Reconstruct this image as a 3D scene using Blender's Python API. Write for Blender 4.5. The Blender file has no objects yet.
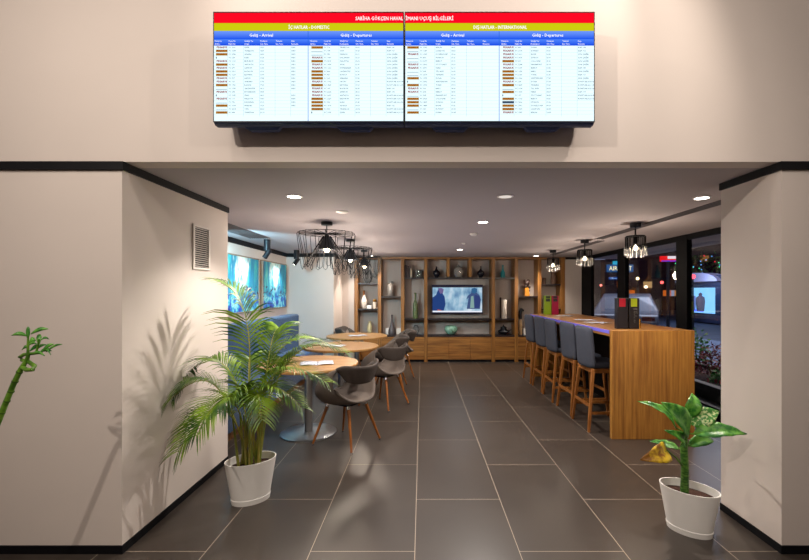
import bpy, bmesh, math, random
from mathutils import Vector, Matrix
C = bpy.context.scene.collection
S = bpy.context.scene
R = math.radians
PI = math.pi
F = 415.7          # focal length in pixels of the 809 px wide picture
H = 1.49           # camera height

# ------------------------------------------------------------ camera
cam_d = bpy.data.cameras.new('camera'); cam = bpy.data.objects.new('camera', cam_d); C.objects.link(cam)
cam.location = (0, 0, H); cam.rotation_euler = (R(90), 0, 0)
cam_d.sensor_width = 36; cam_d.lens = 36*F/809
cam_d.shift_x = -17.5/809; cam_d.shift_y = 12/809
cam_d.clip_start = .02; cam_d.clip_end = 300
S.camera = cam
# ------------------------------------------------------------ view, world
S.view_settings.view_transform = 'Standard'; S.view_settings.look = 'None'
S.view_settings.exposure = 0.0; S.view_settings.gamma = 1.0
S.view_settings.use_curve_mapping = False
w = bpy.data.worlds.new('night'); S.world = w; w.use_nodes = True
w.node_tree.nodes['Background'].inputs[0].default_value = (.020, .022, .055, 1)
w.node_tree.nodes['Background'].inputs[1].default_value = 1.0
try:
    S.cycles.max_bounces = 10; S.cycles.diffuse_bounces = 5; S.cycles.transparent_max_bounces = 12
    S.cycles.caustics_reflective = False; S.cycles.caustics_refractive = False
    S.cycles.sample_clamp_indirect = 4.0
except Exception: pass

def lin(h):
    h = h.lstrip('#'); v = [int(h[i:i+2], 16)/255 for i in (0, 2, 4)]
    return tuple(x/12.92 if x <= .04045 else ((x+.055)/1.055)**2.4 for x in v)

def lamp(kind, name, loc, power, col=(1, .9, .8), size=.05, target=None, angle=120, blend=.5, parent=None, shape=None):
    d = bpy.data.lights.new(name, kind); d.energy = power; d.color = col
    if kind == 'AREA':
        d.size = size
        if shape: d.shape = 'RECTANGLE'; d.size, d.size_y = shape
    else: d.shadow_soft_size = size
    if kind == 'SPOT': d.spot_size = R(angle); d.spot_blend = blend
    o = bpy.data.objects.new(name, d); C.objects.link(o)
    if parent: o.parent = parent
    o.location = loc
    if target is not None:
        o.rotation_euler = (Vector(target)-Vector(loc)).to_track_quat('-Z', 'Y').to_euler()
    return o

# lobby spotlights, high in front of the cafe opening
WARM = (1, .88, .77); NEUT = (1, .92, .84); COOL = (.60, .86, 1.0)
lamp('SPOT', 'lobby_spotlight', (1.3, 1.80, 3.7), 28, WARM, .025, (-1.6, 2.9, 1.0), 95, .5)
lamp('SPOT', 'lobby_spotlight', (1.9, 1.12, 3.7), 80, WARM, .025, (-1.7, 3.0, 1.0), 100, .5)
lamp('SPOT', 'lobby_spotlight', (2.4, -.35, 3.6), 105, WARM, .03, (-1.5, 2.9, 1.2), 90, .5)
lamp('SPOT', 'lobby_spotlight', (-1.3, 1.75, 3.8), 48, WARM, .03, (1.9, 2.7, 1.2), 120, .9)
lamp('SPOT', 'lobby_spotlight', (-2.3, -.4, 3.7), 250, WARM, .03, (1.5, 2.6, 1.6), 130, .9)
lamp('SPOT', 'lobby_spotlight', (-2.9, .35, 4.2), 80, WARM, .03, (-2.4, 2.4, 1.3), 90, .8)
lamp('AREA', 'lobby_ceiling_light', (0, -.6, 4.5), 85, NEUT, 2.5, (0, -.6, 0), shape=(6, 2.5))
lamp('AREA', 'cafe_fill_light', (-.2, 5.6, 2.20), 26, (1, .93, .9), 2.5, (-.2, 5.6, 0), shape=(2.6, 4.5))  # soft downward fill added inside the cafe, no such fixture there
lamp('AREA', 'cafe_upward_fill', (-.1, 5.4, 1.25), 14, (.97, .92, 1.0), 3, (-.1, 5.4, 3), shape=(3.0, 5.0))  # unseen upward fill, added to brighten the cafe ceiling

# ------------------------------------------------------------ materials
def mat(name, col, rough=.5, metal=0., spec=.5, bump=0., bscale=60., var=0., vscale=8., emit=None, estr=1., trans=0., stretch=(1, 1, 1), coat=0., ior=1.45, sheen=0.):
    m = bpy.data.materials.new(name); m.use_nodes = True
    nt = m.node_tree; b = nt.nodes['Principled BSDF']
    if isinstance(col, str): col = lin(col)
    b.inputs['Base Color'].default_value = (*col, 1)
    b.inputs['Roughness'].default_value = rough; b.inputs['Metallic'].default_value = metal
    b.inputs['Specular IOR Level'].default_value = spec; b.inputs['IOR'].default_value = ior
    b.inputs['Transmission Weight'].default_value = trans
    b.inputs['Coat Weight'].default_value = coat
    b.inputs['Sheen Weight'].default_value = sheen
    tc = nt.nodes.new('ShaderNodeTexCoord'); mp = nt.nodes.new('ShaderNodeMapping')
    mp.inputs['Scale'].default_value = stretch
    nt.links.new(tc.outputs['Object'], mp.inputs['Vector'])
    if var > 0:
        n = nt.nodes.new('ShaderNodeTexNoise'); n.inputs['Scale'].default_value = vscale; n.inputs['Detail'].default_value = 4
        nt.links.new(mp.outputs[0], n.inputs['Vector'])
        r = nt.nodes.new('ShaderNodeValToRGB')
        r.color_ramp.elements[0].position = .3; r.color_ramp.elements[1].position = .7
        r.color_ramp.elements[0].color = (*[c*(1-var) for c in col], 1)
        r.color_ramp.elements[1].color = (*[min(1, c*(1+var)) for c in col], 1)
        nt.links.new(n.outputs['Fac'], r.inputs[0]); nt.links.new(r.outputs[0], b.inputs['Base Color'])
    if bump > 0:
        n2 = nt.nodes.new('ShaderNodeTexNoise'); n2.inputs['Scale'].default_value = bscale; n2.inputs['Detail'].default_value = 3
        nt.links.new(mp.outputs[0], n2.inputs['Vector'])
        bp = nt.nodes.new('ShaderNodeBump'); bp.inputs['Strength'].default_value = bump; bp.inputs['Distance'].default_value = .01
        nt.links.new(n2.outputs['Fac'], bp.inputs['Height']); nt.links.new(bp.outputs[0], b.inputs['Normal'])
    if emit is not None:
        if isinstance(emit, str): emit = lin(emit)
        b.inputs['Emission Color'].default_value = (*emit, 1); b.inputs['Emission Strength'].default_value = estr
    return m

def wood(name, c1, c2, axis='z', rough=.4, freq=14., c3=None, spec=.4):
    """veneer: fine grain lines stretched along one axis"""
    m = bpy.data.materials.new(name); m.use_nodes = True
    nt = m.node_tree; b = nt.nodes['Principled BSDF']
    b.inputs['Roughness'].default_value = rough; b.inputs['Specular IOR Level'].default_value = spec
    tc = nt.nodes.new('ShaderNodeTexCoord'); mp = nt.nodes.new('ShaderNodeMapping')
    k = {'x': (.06, 1, 1), 'y': (1, .06, 1), 'z': (1, 1, .04)}[axis]
    mp.inputs['Scale'].default_value = [q*freq for q in k]
    nt.links.new(tc.outputs['Object'], mp.inputs['Vector'])
    n = nt.nodes.new('ShaderNodeTexNoise'); n.inputs['Scale'].default_value = 1.6; n.inputs['Detail'].default_value = 7; n.inputs['Distortion'].default_value = .25
    n.inputs['Roughness'].default_value = .65
    nt.links.new(mp.outputs[0], n.inputs['Vector'])
    r = nt.nodes.new('ShaderNodeValToRGB'); e = r.color_ramp.elements
    e[0].position = .36; e[1].position = .66
    e[0].color = (*lin(c1), 1); e[1].color = (*lin(c2), 1)
    nt.links.new(n.outputs['Fac'], r.inputs[0]); nt.links.new(r.outputs[0], b.inputs['Base Color'])
    bp = nt.nodes.new('ShaderNodeBump'); bp.inputs['Strength'].default_value = .08; bp.inputs['Distance'].default_value = .004
    nt.links.new(n.outputs['Fac'], bp.inputs['Height']); nt.links.new(bp.outputs[0], b.inputs['Normal'])
    return m

def emis(name, col, s=1.0):
    m = bpy.data.materials.new(name); m.use_nodes = True
    nt = m.node_tree; nt.nodes.remove(nt.nodes['Principled BSDF'])
    e = nt.nodes.new('ShaderNodeEmission'); e.inputs[0].default_value = (*(lin(col) if isinstance(col, str) else col), 1); e.inputs[1].default_value = s
    nt.links.new(e.outputs[0], nt.nodes['Material Output'].inputs[0])
    return m

M = {}
M['wall'] = mat('wall_paint', '#d2c7bf', .75, spec=.25, bump=.05, bscale=220, var=.02, vscale=2)
M['ceil'] = mat('ceiling_paint', '#aca5a8', .8, spec=.2, var=.015, vscale=1.5)
M['black'] = mat('black_trim', '#0a0a0e', .55, spec=.2, var=.1)
M['dark_metal'] = mat('black_powder_coat', '#14161c', .45, spec=.4, var=.1, vscale=30)
M['wire'] = mat('black_wire', '#08080b', .7, spec=.15, var=.1)
M['frame'] = mat('window_frame_black', '#040407', .6, spec=.12, var=.1)
M['walnut'] = wood('walnut_unit', '#6c451e', '#a06f36', 'z', .42)
M['walnut_h'] = wood('walnut_horizontal', '#6c441e', '#a06e36', 'x', .42)
M['bar_v'] = wood('bar_veneer_vertical', '#7e5020', '#ad7a36', 'z', .4, 22.)
M['bar_h'] = wood('bar_veneer_top', '#7c5028', '#a6743a', 'y', .28)
M['table'] = wood('table_veneer', '#8f6636', '#ad8452', 'x', .35)
M['legwood'] = wood('leg_wood', '#7a4519', '#a86628', 'z', .4)
M['stoolwood'] = wood('stool_wood', '#6e3f1a', '#96602c', 'z', .4)
M['stool_fab'] = mat('stool_upholstery', '#343844', .8, bump=.25, bscale=500, var=.06, vscale=40)
M['chair_fab'] = mat('chair_upholstery', '#5e544d', .75, bump=.25, bscale=500, var=.06, vscale=40)
M['chair_dark'] = mat('chair_back_outside', '#463d38', .8, bump=.25, bscale=500, var=.06, vscale=40)
M['blue_fab'] = mat('banquette_blue', '#1c4878', .8, bump=.2, bscale=400, var=.08, vscale=30, sheen=.2)
M['steel'] = mat('brushed_steel', '#b9bcc0', .28, metal=1, var=.05, vscale=20, stretch=(1, 1, 12))
M['chrome'] = mat('chrome', '#d8d8da', .15, metal=1)
M['white_pl'] = mat('white_plastic', '#e6e3de', .4, var=.02)
M['soil'] = mat('soil', '#3a1d0f', .95, bump=1., bscale=120, var=.4, vscale=60)
M['niche'] = mat('niche_panel', '#b6aba4', .8, bump=.25, bscale=40, var=.03, vscale=6, stretch=(8, 8, .6))
M['shelfm'] = mat('dark_shelf', '#241d20', .35, var=.1)
M['grille'] = mat('grille_dark', '#1e1c1c', .7, var=.1)
M['grille_w'] = mat('grille_frame', '#c9c0b8', .5, var=.03)
M['slot'] = mat('slot_grey', '#4f4a4c', .6, var=.05)
M['pic_frame'] = wood('picture_frame_wood', '#7d6b59', '#a08c78', 'z', .5)
M['glow'] = emis('lamp_glow', (1, .93, .82), 14)
M['glow_dim'] = mat('lamp_off_faint_glow', '#f1ece2', .4, emit=(1, .95, .88), estr=.5)  # unlit diffuser, with a faint glow put into its material
M['bulb'] = emis('bulb_glow', (1, .80, .52), 22)
M['shade_in'] = mat('shade_inside', '#e8dcc6', .5, var=.02)
M['paper'] = mat('paper', '#b9bdcb', .6, var=.3, vscale=14)
M['glass'] = mat('window_glass', (1, 1, 1), .0, trans=1., ior=1.45)
M['clear'] = mat('clear_glass', (.9, .93, .95), .03, trans=1., ior=1.45)
M['crystal'] = mat('smoked_crystal', (.95, .93, .9), .12, trans=.75, ior=1.5, var=.02)
M['asphalt'] = mat('asphalt', '#3b4150', .8, bump=.4, bscale=60, var=.2, vscale=2)
M['paving'] = mat('outdoor_paving', '#5c667c', .8, bump=.2, bscale=30, var=.15, vscale=3)
M['kerbm'] = mat('kerb_stone', '#8b8a88', .8, bump=.2, bscale=50, var=.1)

def floor_mat():
    m = bpy.data.materials.new('floor_tiles'); m.use_nodes = True
    nt = m.node_tree; b = nt.nodes['Principled BSDF']; L = nt.links.new
    tc = nt.nodes.new('ShaderNodeTexCoord'); sp = nt.nodes.new('ShaderNodeSeparateXYZ'); cb = nt.nodes.new('ShaderNodeCombineXYZ')
    L(tc.outputs['Object'], sp.inputs[0])
    def add(o, v):
        a = nt.nodes.new('ShaderNodeMath'); a.operation = 'ADD'; a.inputs[1].default_value = v; L(o, a.inputs[0]); return a.outputs[0]
    L(add(sp.outputs['Y'], 12.012), cb.inputs[0]); L(add(sp.outputs['X'], 12.041), cb.inputs[1])
    br = nt.nodes.new('ShaderNodeTexBrick'); L(cb.outputs[0], br.inputs['Vector'])
    br.inputs['Scale'].default_value = 1; br.inputs['Brick Width'].default_value = 1.2; br.inputs['Row Height'].default_value = .6
    br.inputs['Mortar Size'].default_value = .0022; br.inputs['Mortar Smooth'].default_value = .2; br.offset = .5; br.offset_frequency = 2
    br.inputs['Color1'].default_value = (*lin('#39322d'), 1); br.inputs['Color2'].default_value = (*lin('#403934'), 1)
    br.inputs['Mortar'].default_value = (*lin('#a89a8a'), 1)
    n = nt.nodes.new('ShaderNodeTexNoise'); n.inputs['Scale'].default_value = 1.6; n.inputs['Detail'].default_value = 3
    L(tc.outputs['Object'], n.inputs['Vector'])
    mx = nt.nodes.new('ShaderNodeMix'); mx.data_type = 'RGBA'; mx.blend_type = 'MULTIPLY'; mx.inputs['Factor'].default_value = 1
    r = nt.nodes.new('ShaderNodeValToRGB'); r.color_ramp.elements[0].position = .25; r.color_ramp.elements[0].color = (.88, .88, .88, 1)
    r.color_ramp.elements[1].position = .75; r.color_ramp.elements[1].color = (1.1, 1.08, 1.05, 1)
    L(n.outputs['Fac'], r.inputs[0]); L(br.outputs['Color'], mx.inputs['A']); L(r.outputs[0], mx.inputs['B'])
    L(mx.outputs['Result'], b.inputs['Base Color'])
    r2 = nt.nodes.new('ShaderNodeMapRange'); r2.inputs['To Min'].default_value = .30; r2.inputs['To Max'].default_value = .36
    L(n.outputs['Fac'], r2.inputs['Value']); L(r2.outputs[0], b.inputs['Roughness'])
    b.inputs['Specular IOR Level'].default_value = .45
    bp = nt.nodes.new('ShaderNodeBump'); bp.inputs['Strength'].default_value = .04; bp.inputs['Distance'].default_value = .001
    n3 = nt.nodes.new('ShaderNodeTexNoise'); n3.inputs['Scale'].default_value = 40; L(tc.outputs['Object'], n3.inputs['Vector'])
    L(n3.outputs['Fac'], bp.inputs['Height']); L(bp.outputs[0], b.inputs['Normal'])
    return m
M['floor'] = floor_mat()

def leafmat(name, c1, c2, scale=20, stretch=(1, 1, 1), lo=.4, hi=.6, rough=.4):
    m = bpy.data.materials.new(name); m.use_nodes = True
    nt = m.node_tree; b = nt.nodes['Principled BSDF']; L = nt.links.new
    tc = nt.nodes.new('ShaderNodeTexCoord'); mp = nt.nodes.new('ShaderNodeMapping'); mp.inputs['Scale'].default_value = stretch
    L(tc.outputs['Object'], mp.inputs[0])
    n = nt.nodes.new('ShaderNodeTexNoise'); n.inputs['Scale'].default_value = scale; n.inputs['Detail'].default_value = 3; L(mp.outputs[0], n.inputs['Vector'])
    r = nt.nodes.new('ShaderNodeValToRGB'); r.color_ramp.elements[0].position = lo; r.color_ramp.elements[1].position = hi
    r.color_ramp.elements[0].color = (*lin(c1), 1); r.color_ramp.elements[1].color = (*lin(c2), 1)
    L(n.outputs['Fac'], r.inputs[0]); L(r.outputs[0], b.inputs['Base Color']); b.inputs['Roughness'].default_value = rough
    tr = nt.nodes.new('ShaderNodeBsdfTranslucent'); L(r.outputs[0], tr.inputs[0])
    mx = nt.nodes.new('ShaderNodeMixShader'); mx.inputs[0].default_value = .14
    L(b.outputs[0], mx.inputs[1]); L(tr.outputs[0], mx.inputs[2]); L(mx.outputs[0], nt.nodes['Material Output'].inputs[0])
    return m
M['palm'] = leafmat('palm_leaf', '#1e4a0c', '#7c9c1c', 7)
M['palmstem'] = leafmat('palm_stem', '#7c8a34', '#a89a45', 25, (1, 1, .2))
M['leaf'] = leafmat('broad_leaf', '#24701e', '#67a83c', 28)
M['leaf_spot'] = leafmat('speckled_leaf', '#3f8a34', '#cfdc9c', 70, lo=.48, hi=.6)
M['leaf_old'] = leafmat('yellowing_leaf', '#8a5a1e', '#e0bd2c', 14, lo=.42, hi=.55)
M['bamboo'] = leafmat('bamboo_green', '#3f6a16', '#6d9a2c', 20)
M['bush'] = leafmat('bush_leaf', '#28582a', '#4a8a38', 20)
M['bushred'] = leafmat('red_bush_leaf', '#571a22', '#8f3038', 20)

# ------------------------------------------------------------ mesh helpers
def smooth_angle(me, deg=40):
    for p in me.polygons: p.use_smooth = True
    try: me.set_sharp_from_angle(angle=R(deg))
    except Exception: pass

class MB:
    def __init__(s): s.bm = bmesh.new(); s.mi = 0
    def face(s, vs):
        try:
            f = s.bm.faces.new(vs); f.material_index = s.mi; return f
        except ValueError: return None
    def box(s, x0, x1, y0, y1, z0, z1, rot=None, about=None):
        vs = [s.bm.verts.new((x, y, z)) for x in (x0, x1) for y in (y0, y1) for z in (z0, z1)]
        for q in ((0, 1, 3, 2), (4, 6, 7, 5), (0, 4, 5, 1), (2, 3, 7, 6), (0, 2, 6, 4), (1, 5, 7, 3)):
            s.face([vs[i] for i in q])
        if rot is not None:
            c = Vector(about if about else ((x0+x1)/2, (y0+y1)/2, (z0+z1)/2))
            for v in vs: v.co = c + rot @ (v.co-c)
        return s
    def poly(s, pts): s.face([s.bm.verts.new(p) for p in pts]); return s
    def prism(s, pts, ext):
        a = [s.bm.verts.new(p) for p in pts]; b = [s.bm.verts.new(Vector(p)+Vector(ext)) for p in pts]
        s.face(a[::-1]); s.face(b)
        n = len(a)
        for i in range(n): s.face([a[i], a[(i+1) % n], b[(i+1) % n], b[i]])
        return s
    def beam(s, p0, p1, w0, d0, w1=None, d1=None, side=(1, 0, 0)):
        """square bar between two points, tapered"""
        p0 = Vector(p0); p1 = Vector(p1); ax = (p1-p0).normalized(); sd = Vector(side)
        u = (sd-ax*sd.dot(ax)).normalized(); v = ax.cross(u)
        w1 = w0 if w1 is None else w1; d1 = d0 if d1 is None else d1
        r = []
        for p, a, b in ((p0, w0, d0), (p1, w1, d1)):
            r.append([s.bm.verts.new(p+u*a/2*i+v*b/2*j) for i, j in ((-1, -1), (1, -1), (1, 1), (-1, 1))])
        s.face(r[0][::-1]); s.face(r[1])
        for i in range(4): s.face([r[0][i], r[0][(i+1) % 4], r[1][(i+1) % 4], r[1][i]])
        return s
    def tube(s, pts, r, seg=8, closed=False, caps=True):
        pts = [Vector(p) for p in pts]; n = len(pts)
        rs = r if isinstance(r, (list, tuple)) else [r]*n
        rings = []; up = None
        for i, p in enumerate(pts):
            a = pts[(i-1) % n] if (i > 0 or closed) else p
            b = pts[(i+1) % n] if (i < n-1 or closed) else p
            t = (b-a)
            t = t.normalized() if t.length > 1e-9 else Vector((0, 0, 1))
            if up is None: up = Vector((0, 0, 1)) if abs(t.z) < .9 else Vector((1, 0, 0))
            u = (up-t*up.dot(t))
            u = u.normalized() if u.length > 1e-6 else t.orthogonal().normalized()
            up = u; v = t.cross(u)
            rings.append([s.bm.verts.new(p+(u*math.cos(k*2*PI/seg)+v*math.sin(k*2*PI/seg))*rs[i]) for k in range(seg)])
        m = n if closed else n-1
        for i in range(m):
            A = rings[i]; B = rings[(i+1) % n]
            for k in range(seg): s.face([A[k], A[(k+1) % seg], B[(k+1) % seg], B[k]])
        if caps and not closed: s.face(rings[0][::-1]); s.face(rings[-1])
        return s
    def lathe(s, prof, c=(0, 0, 0), seg=24, sx=1, sy=1, cap=True, rz=0):
        c = Vector(c); rings = []
        ro = Matrix.Rotation(rz, 3, 'Z')
        for r, z in prof:
            if r <= 1e-5: rings.append([s.bm.verts.new(c+Vector((0, 0, z)))])
            else: rings.append([s.bm.verts.new(c+ro@Vector((r*sx*math.cos(k*2*PI/seg), r*sy*math.sin(k*2*PI/seg), z))) for k in range(seg)])
        for A, B in zip(rings, rings[1:]):
            for k in range(seg):
                k2 = (k+1) % seg
                if len(A) == 1 and len(B) == 1: break
                if len(A) == 1: s.face([A[0], B[k2], B[k]])
                elif len(B) == 1: s.face([A[k], A[k2], B[0]])
                else: s.face([A[k], A[k2], B[k2], B[k]])
        if cap:
            if len(rings[0]) > 1: s.face(rings[0][::-1])
            if len(rings[-1]) > 1: s.face(rings[-1])
        return s
    def build(s, name, m, parent=None, bevel=0, smooth=False, subsurf=0, solid=0, solid_off=0, bseg=2, ang=40):
        bmesh.ops.recalc_face_normals(s.bm, faces=s.bm.faces[:])
        me = bpy.data.meshes.new(name); s.bm.to_mesh(me); s.bm.free()
        for q in (m if isinstance(m, (list, tuple)) else [m]): me.materials.append(q)
        o = bpy.data.objects.new(name, me); C.objects.link(o)
        if parent is not None:
            o.parent = parent
        if solid:
            md = o.modifiers.new('solid', 'SOLIDIFY'); md.thickness = solid; md.offset = solid_off
        if subsurf:
            md = o.modifiers.new('sub', 'SUBSURF'); md.levels = subsurf; md.render_levels = subsurf
            smooth = True; ang = 180
        if bevel:
            md = o.modifiers.new('bevel', 'BEVEL'); md.width = bevel; md.segments = bseg; md.limit_method = 'ANGLE'; md.angle_limit = R(35)
            smooth = True
        if smooth: smooth_angle(me, ang)
        return o

def thing(name, label, cat, loc=(0, 0, 0), rz=0, group=None):
    o = bpy.data.objects.new(name, None); C.objects.link(o)
    o.location = loc; o.rotation_euler = (0, 0, rz); o.empty_display_size = .1
    o['label'] = label; o['category'] = cat
    if group: o['group'] = group
    return o
def tag(o, label, cat, group=None, kind=None):
    o['label'] = label; o['category'] = cat
    if group: o['group'] = group
    if kind: o['kind'] = kind
    return o
def struct(o): o['kind'] = 'structure'; return o
def shift(o, loc):
    """put a top-level mesh (built around its own base) at loc"""
    o.location = loc; return o
def copy_tree(o, parent=None):
    c = o.copy(); C.objects.link(c)
    if parent: c.parent = parent
    for ch in list(o.children): copy_tree(ch, c)
    return c
def dup(o, label, loc, rz=None, cat=None):
    c = copy_tree(o); c['label'] = label; c.location = loc
    if rz is not None: c.rotation_euler = (0, 0, rz)
    return c
def B(name, m, dims, parent=None, bevel=0): return MB().box(*dims).build(name, m, parent, bevel)

# ------------------------------------------------------------ the setting
CZ = 2.232; FY = 2.37; XL = -1.71; XR = 2.05; WL = -2.61; WR = 3.40; BY = 8.85
struct(B('floor', M['floor'], (-4.6, WR+.06, -4.2, 9.4, -.2, 0)))
struct(B('wall_front_left', M['wall'], (-4.6, XL, FY, 3.66, .0, CZ)))
struct(B('wall_front_right', M['wall'], (XR, 4.6, FY, 2.85, .0, CZ)))
struct(B('wall_front_upper', M['wall'], (-4.6, 4.6, FY, FY+.12, CZ, 4.6)))
struct(B('ceiling_cafe', M['ceil'], (-4.6, 4.6, FY+.12, 9.4, CZ, CZ+.2)))
struct(B('ceiling_lobby', M['ceil'], (-4.6, 4.6, -4.2, FY, 4.6, 4.7)))
struct(B('wall_lobby_left', M['wall'], (-4.7, -4.6, -4.2, FY, 0, 4.6)))
struct(B('wall_lobby_right', M['wall'], (4.6, 4.7, -4.2, FY, 0, 4.6)))
struct(B('wall_lobby_back', M['wall'], (-4.6, 4.6, -4.3, -4.2, 0, 4.6)))
struct(B('wall_left', M['wall'], (WL-.2, WL, 3.66, 8.0, 0, CZ)))
struct(B('wall_alcove', M['wall'], (WL-.2, -1.70, 8.0, 8.86, 0, CZ)))
struct(B('wall_back_left', M['niche'], (-1.70, -1.445, BY, 9.25, 0, CZ)))
struct(B('wall_back_right', M['niche'], (3.05, WR, BY, 9.25, 0, CZ)))
struct(B('wall_back', M['niche'], (-1.445, 3.05, 9.2, 9.4, 0, CZ)))

def strip(name, pts, z0, z1, d, m):
    """skirting or cornice running along the foot/top of walls; pts at the wall face, d thickness towards the room"""
    mb = MB()
    for (a, b, n) in pts:
        a = Vector((*a, 0)); b = Vector((*b, 0)); n = Vector((*n, 0))*d
        mb.prism([a+Vector((0, 0, z0)), b+Vector((0, 0, z0)), b+n+Vector((0, 0, z0)), a+n+Vector((0, 0, z0))], (0, 0, z1-z0))
    return struct(mb.build(name, m))
T = .014
for nm, z0, z1, d in (('baseboard', .0, .046, .008), ('trim', CZ-.047, CZ-.0005, .014)):
    strip(nm+'_front_left', [((-4.6, FY), (XL+d, FY), (0, -1)), ((XL, FY), (XL, 3.66), (1, 0))], z0, z1, d, M['black'])
    strip(nm+'_front_right', [((XR-d, FY), (4.6, FY), (0, -1)), ((XR, FY), (XR, 2.85), (-1, 0))], z0, z1, d, M['black'])
strip('trim_left', [((WL, 3.66), (WL, 8.0), (1, 0)), ((WL, 8.0), (-1.70+.03, 8.0), (0, -1)), ((-1.70, 8.0), (-1.70, BY), (1, 0))], CZ-.07, CZ-.001, .03, M['black'])
strip('trim_back_right', [((3.05, BY), (WR-.03, BY), (0, -1))], CZ-.05, CZ-.001, .015, M['black'])
strip('baseboard_alcove', [((WL, 8.0), (-1.70+.01, 8.0), (0, -1)), ((-1.70, 8.0), (-1.70, BY), (1, 0))], 0, .05, .01, M['black'])

# window wall on the right: black posts, rails and panes
posts = [(2.85, 3.9), (5.33, 5.56), (6.95, 7.23), (8.35, 8.85)]
k = 0
for (a, b) in ((3.9, 5.33), (5.56, 6.95), (7.23, 8.35)):
    k += 1
    mb = MB()
    mb.box(WR, WR+.06, a, b, 0, .10); mb.box(WR, WR+.06, a, b, CZ-.07, CZ)
    mb.box(WR-.005, WR+.07, b, dict(posts).get(b, b+.3) , 0, CZ)
    if k == 1: mb.box(WR-.005, WR+.07, 2.85, 3.9, 0, CZ)
    fr = struct(mb.build('window_%d' % k, M['frame'], bevel=.004))
    MB().box(WR+.025, WR+.033, a, b, .10, CZ-.07).build('window_pane', M['glass'], fr)
struct(B('trim_window_sill', M['kerbm'], (WR+.07, WR+.25, 2.85, 9.4, -.2, .12)))

# ------------------------------------------------------------ outside
struct(B('pavement', M['paving'], (WR+.25, 9.0, -2, 40, -.2, .0)))
struct(B('street', M['asphalt'], (9.0, 46, -6, 60, -.22, -.06)))
# ------------------------------------------------------------ information screens
SY = 2.215
def sp(px, py, y=SY, d=0): return ((px-422)*y/F, H-(py-292)*y/F)
scr = {}
def text_me(body):
    key = body
    if key in scr: return scr[key]
    cu = bpy.data.curves.new('t', 'FONT'); cu.body = body; cu.resolution_u = 1; cu.size = 1
    ob = bpy.data.objects.new('t', cu); C.objects.link(ob)
    dg = bpy.context.evaluated_depsgraph_get(); dg.update()
    me = bpy.data.meshes.new_from_object(ob.evaluated_get(dg))
    vs = [v.co.copy() for v in me.vertices]; fs = [tuple(p.vertices) for p in me.polygons]
    bpy.data.objects.remove(ob); bpy.data.meshes.remove(me)
    scr[key] = (vs, fs); return scr[key]
def put_text(mb, body, xc, zc, height, width=None, y=0., align='c', bold=0):
    """capital height 'height', optionally squeezed to 'width'; faces -Y"""
    vs, fs = text_me(body)
    if not vs: return
    x0 = min(v.x for v in vs); x1 = max(v.x for v in vs); s = height/.70
    sx = (width/(x1-x0)) if width else s
    if align == 'c': ox = xc-(x0+x1)/2*sx
    else: ox = xc-x0*sx
    for off in ((0, 0),) if not bold else ((0, 0), (bold, 0), (0, bold*.6), (bold, bold*.6)):
        nv = [mb.bm.verts.new((ox+v.x*sx+off[0], y-(.0001 if off[0] else 0)-(.00005 if off[1] else 0), zc-height/2+v.y*s+off[1])) for v in vs]
        for f in fs: mb.face([nv[i] for i in f])

def grad_emis(name, ca, cb, z0, z1, s=1., xg=0.):
    m = bpy.data.materials.new(name); m.use_nodes = True; nt = m.node_tree; nt.nodes.remove(nt.nodes['Principled BSDF'])
    tc = nt.nodes.new('ShaderNodeTexCoord'); sx = nt.nodes.new('ShaderNodeSeparateXYZ'); mr = nt.nodes.new('ShaderNodeMapRange')
    mr.inputs['From Min'].default_value = z0; mr.inputs['From Max'].default_value = z1
    r = nt.nodes.new('ShaderNodeValToRGB'); r.color_ramp.elements[0].color = (*lin(ca), 1); r.color_ramp.elements[1].color = (*lin(cb), 1)
    e = nt.nodes.new('ShaderNodeEmission'); e.inputs[1].default_value = s
    nt.links.new(tc.outputs['Object'], sx.inputs[0]); nt.links.new(sx.outputs['Z'], mr.inputs[0]); nt.links.new(mr.outputs[0], r.inputs[0])
    nt.links.new(r.outputs[0], e.inputs[0]); nt.links.new(e.outputs[0], nt.nodes['Material Output'].inputs[0])
    return m

E_red = emis('screen_red', '#ff0a24', 1.0); E_yel = emis('screen_yellow', '#d3d210', .95)
E_white = emis('screen_white', '#e6fbff', 1.15); E_text = emis('screen_text_white', '#ffffff', 1.1)
E_line = emis('screen_grid', '#a9c6da', 1.); E_dark = emis('screen_text_grey', '#5f7c94', .9)
E_badge = emis('screen_badge_yellow', '#c8a02a', .85); E_brand = emis('screen_badge_red', '#a0141c', .85)
E_navy = emis('screen_badge_navy', '#3c5068', .9); E_div = emis('screen_divider', '#2a6ee6', .9)
house_m = mat('monitor_housing', '#33467e', .4, var=.1)
rnd = random.Random(5)
cities = ['IZMIR', 'TRABZON', 'ADANA', 'KARS', 'ERZURUM', 'ANTALYA', 'SAMSUN', 'BODRUM', 'BATMAN', 'HATAY', 'ANKARA', 'KONYA', 'GAZIANTEP', 'DIYARBAKIR', 'SIVAS', 'MALATYA', 'DALAMAN', 'MARDIN', 'VAN', 'TRABZON']
world = ['BERLIN', 'LONDON', 'DUSSELDORF', 'MUNICH', 'BEIRUT', 'STUTTGART', 'PARIS', 'TEL AVIV', 'TEHRAN', 'DOHA', 'AMSTERDAM', 'TUNIS', 'BAKU', 'BEIRUT', 'FRANKFURT', 'COLOGNE', 'ZURICH', 'ROME', 'KUWAIT', 'DUBAI']
logos = {0: 'PYYNPYPYYPPYLPNPLYLY', 1: 'YLLPYPPYYYPYPPPYYYYN', 2: 'YLPLLPPLLYNYPPLYYYLY', 3: 'PPPPYPPYYYPYLYNYKYYP'}
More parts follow.
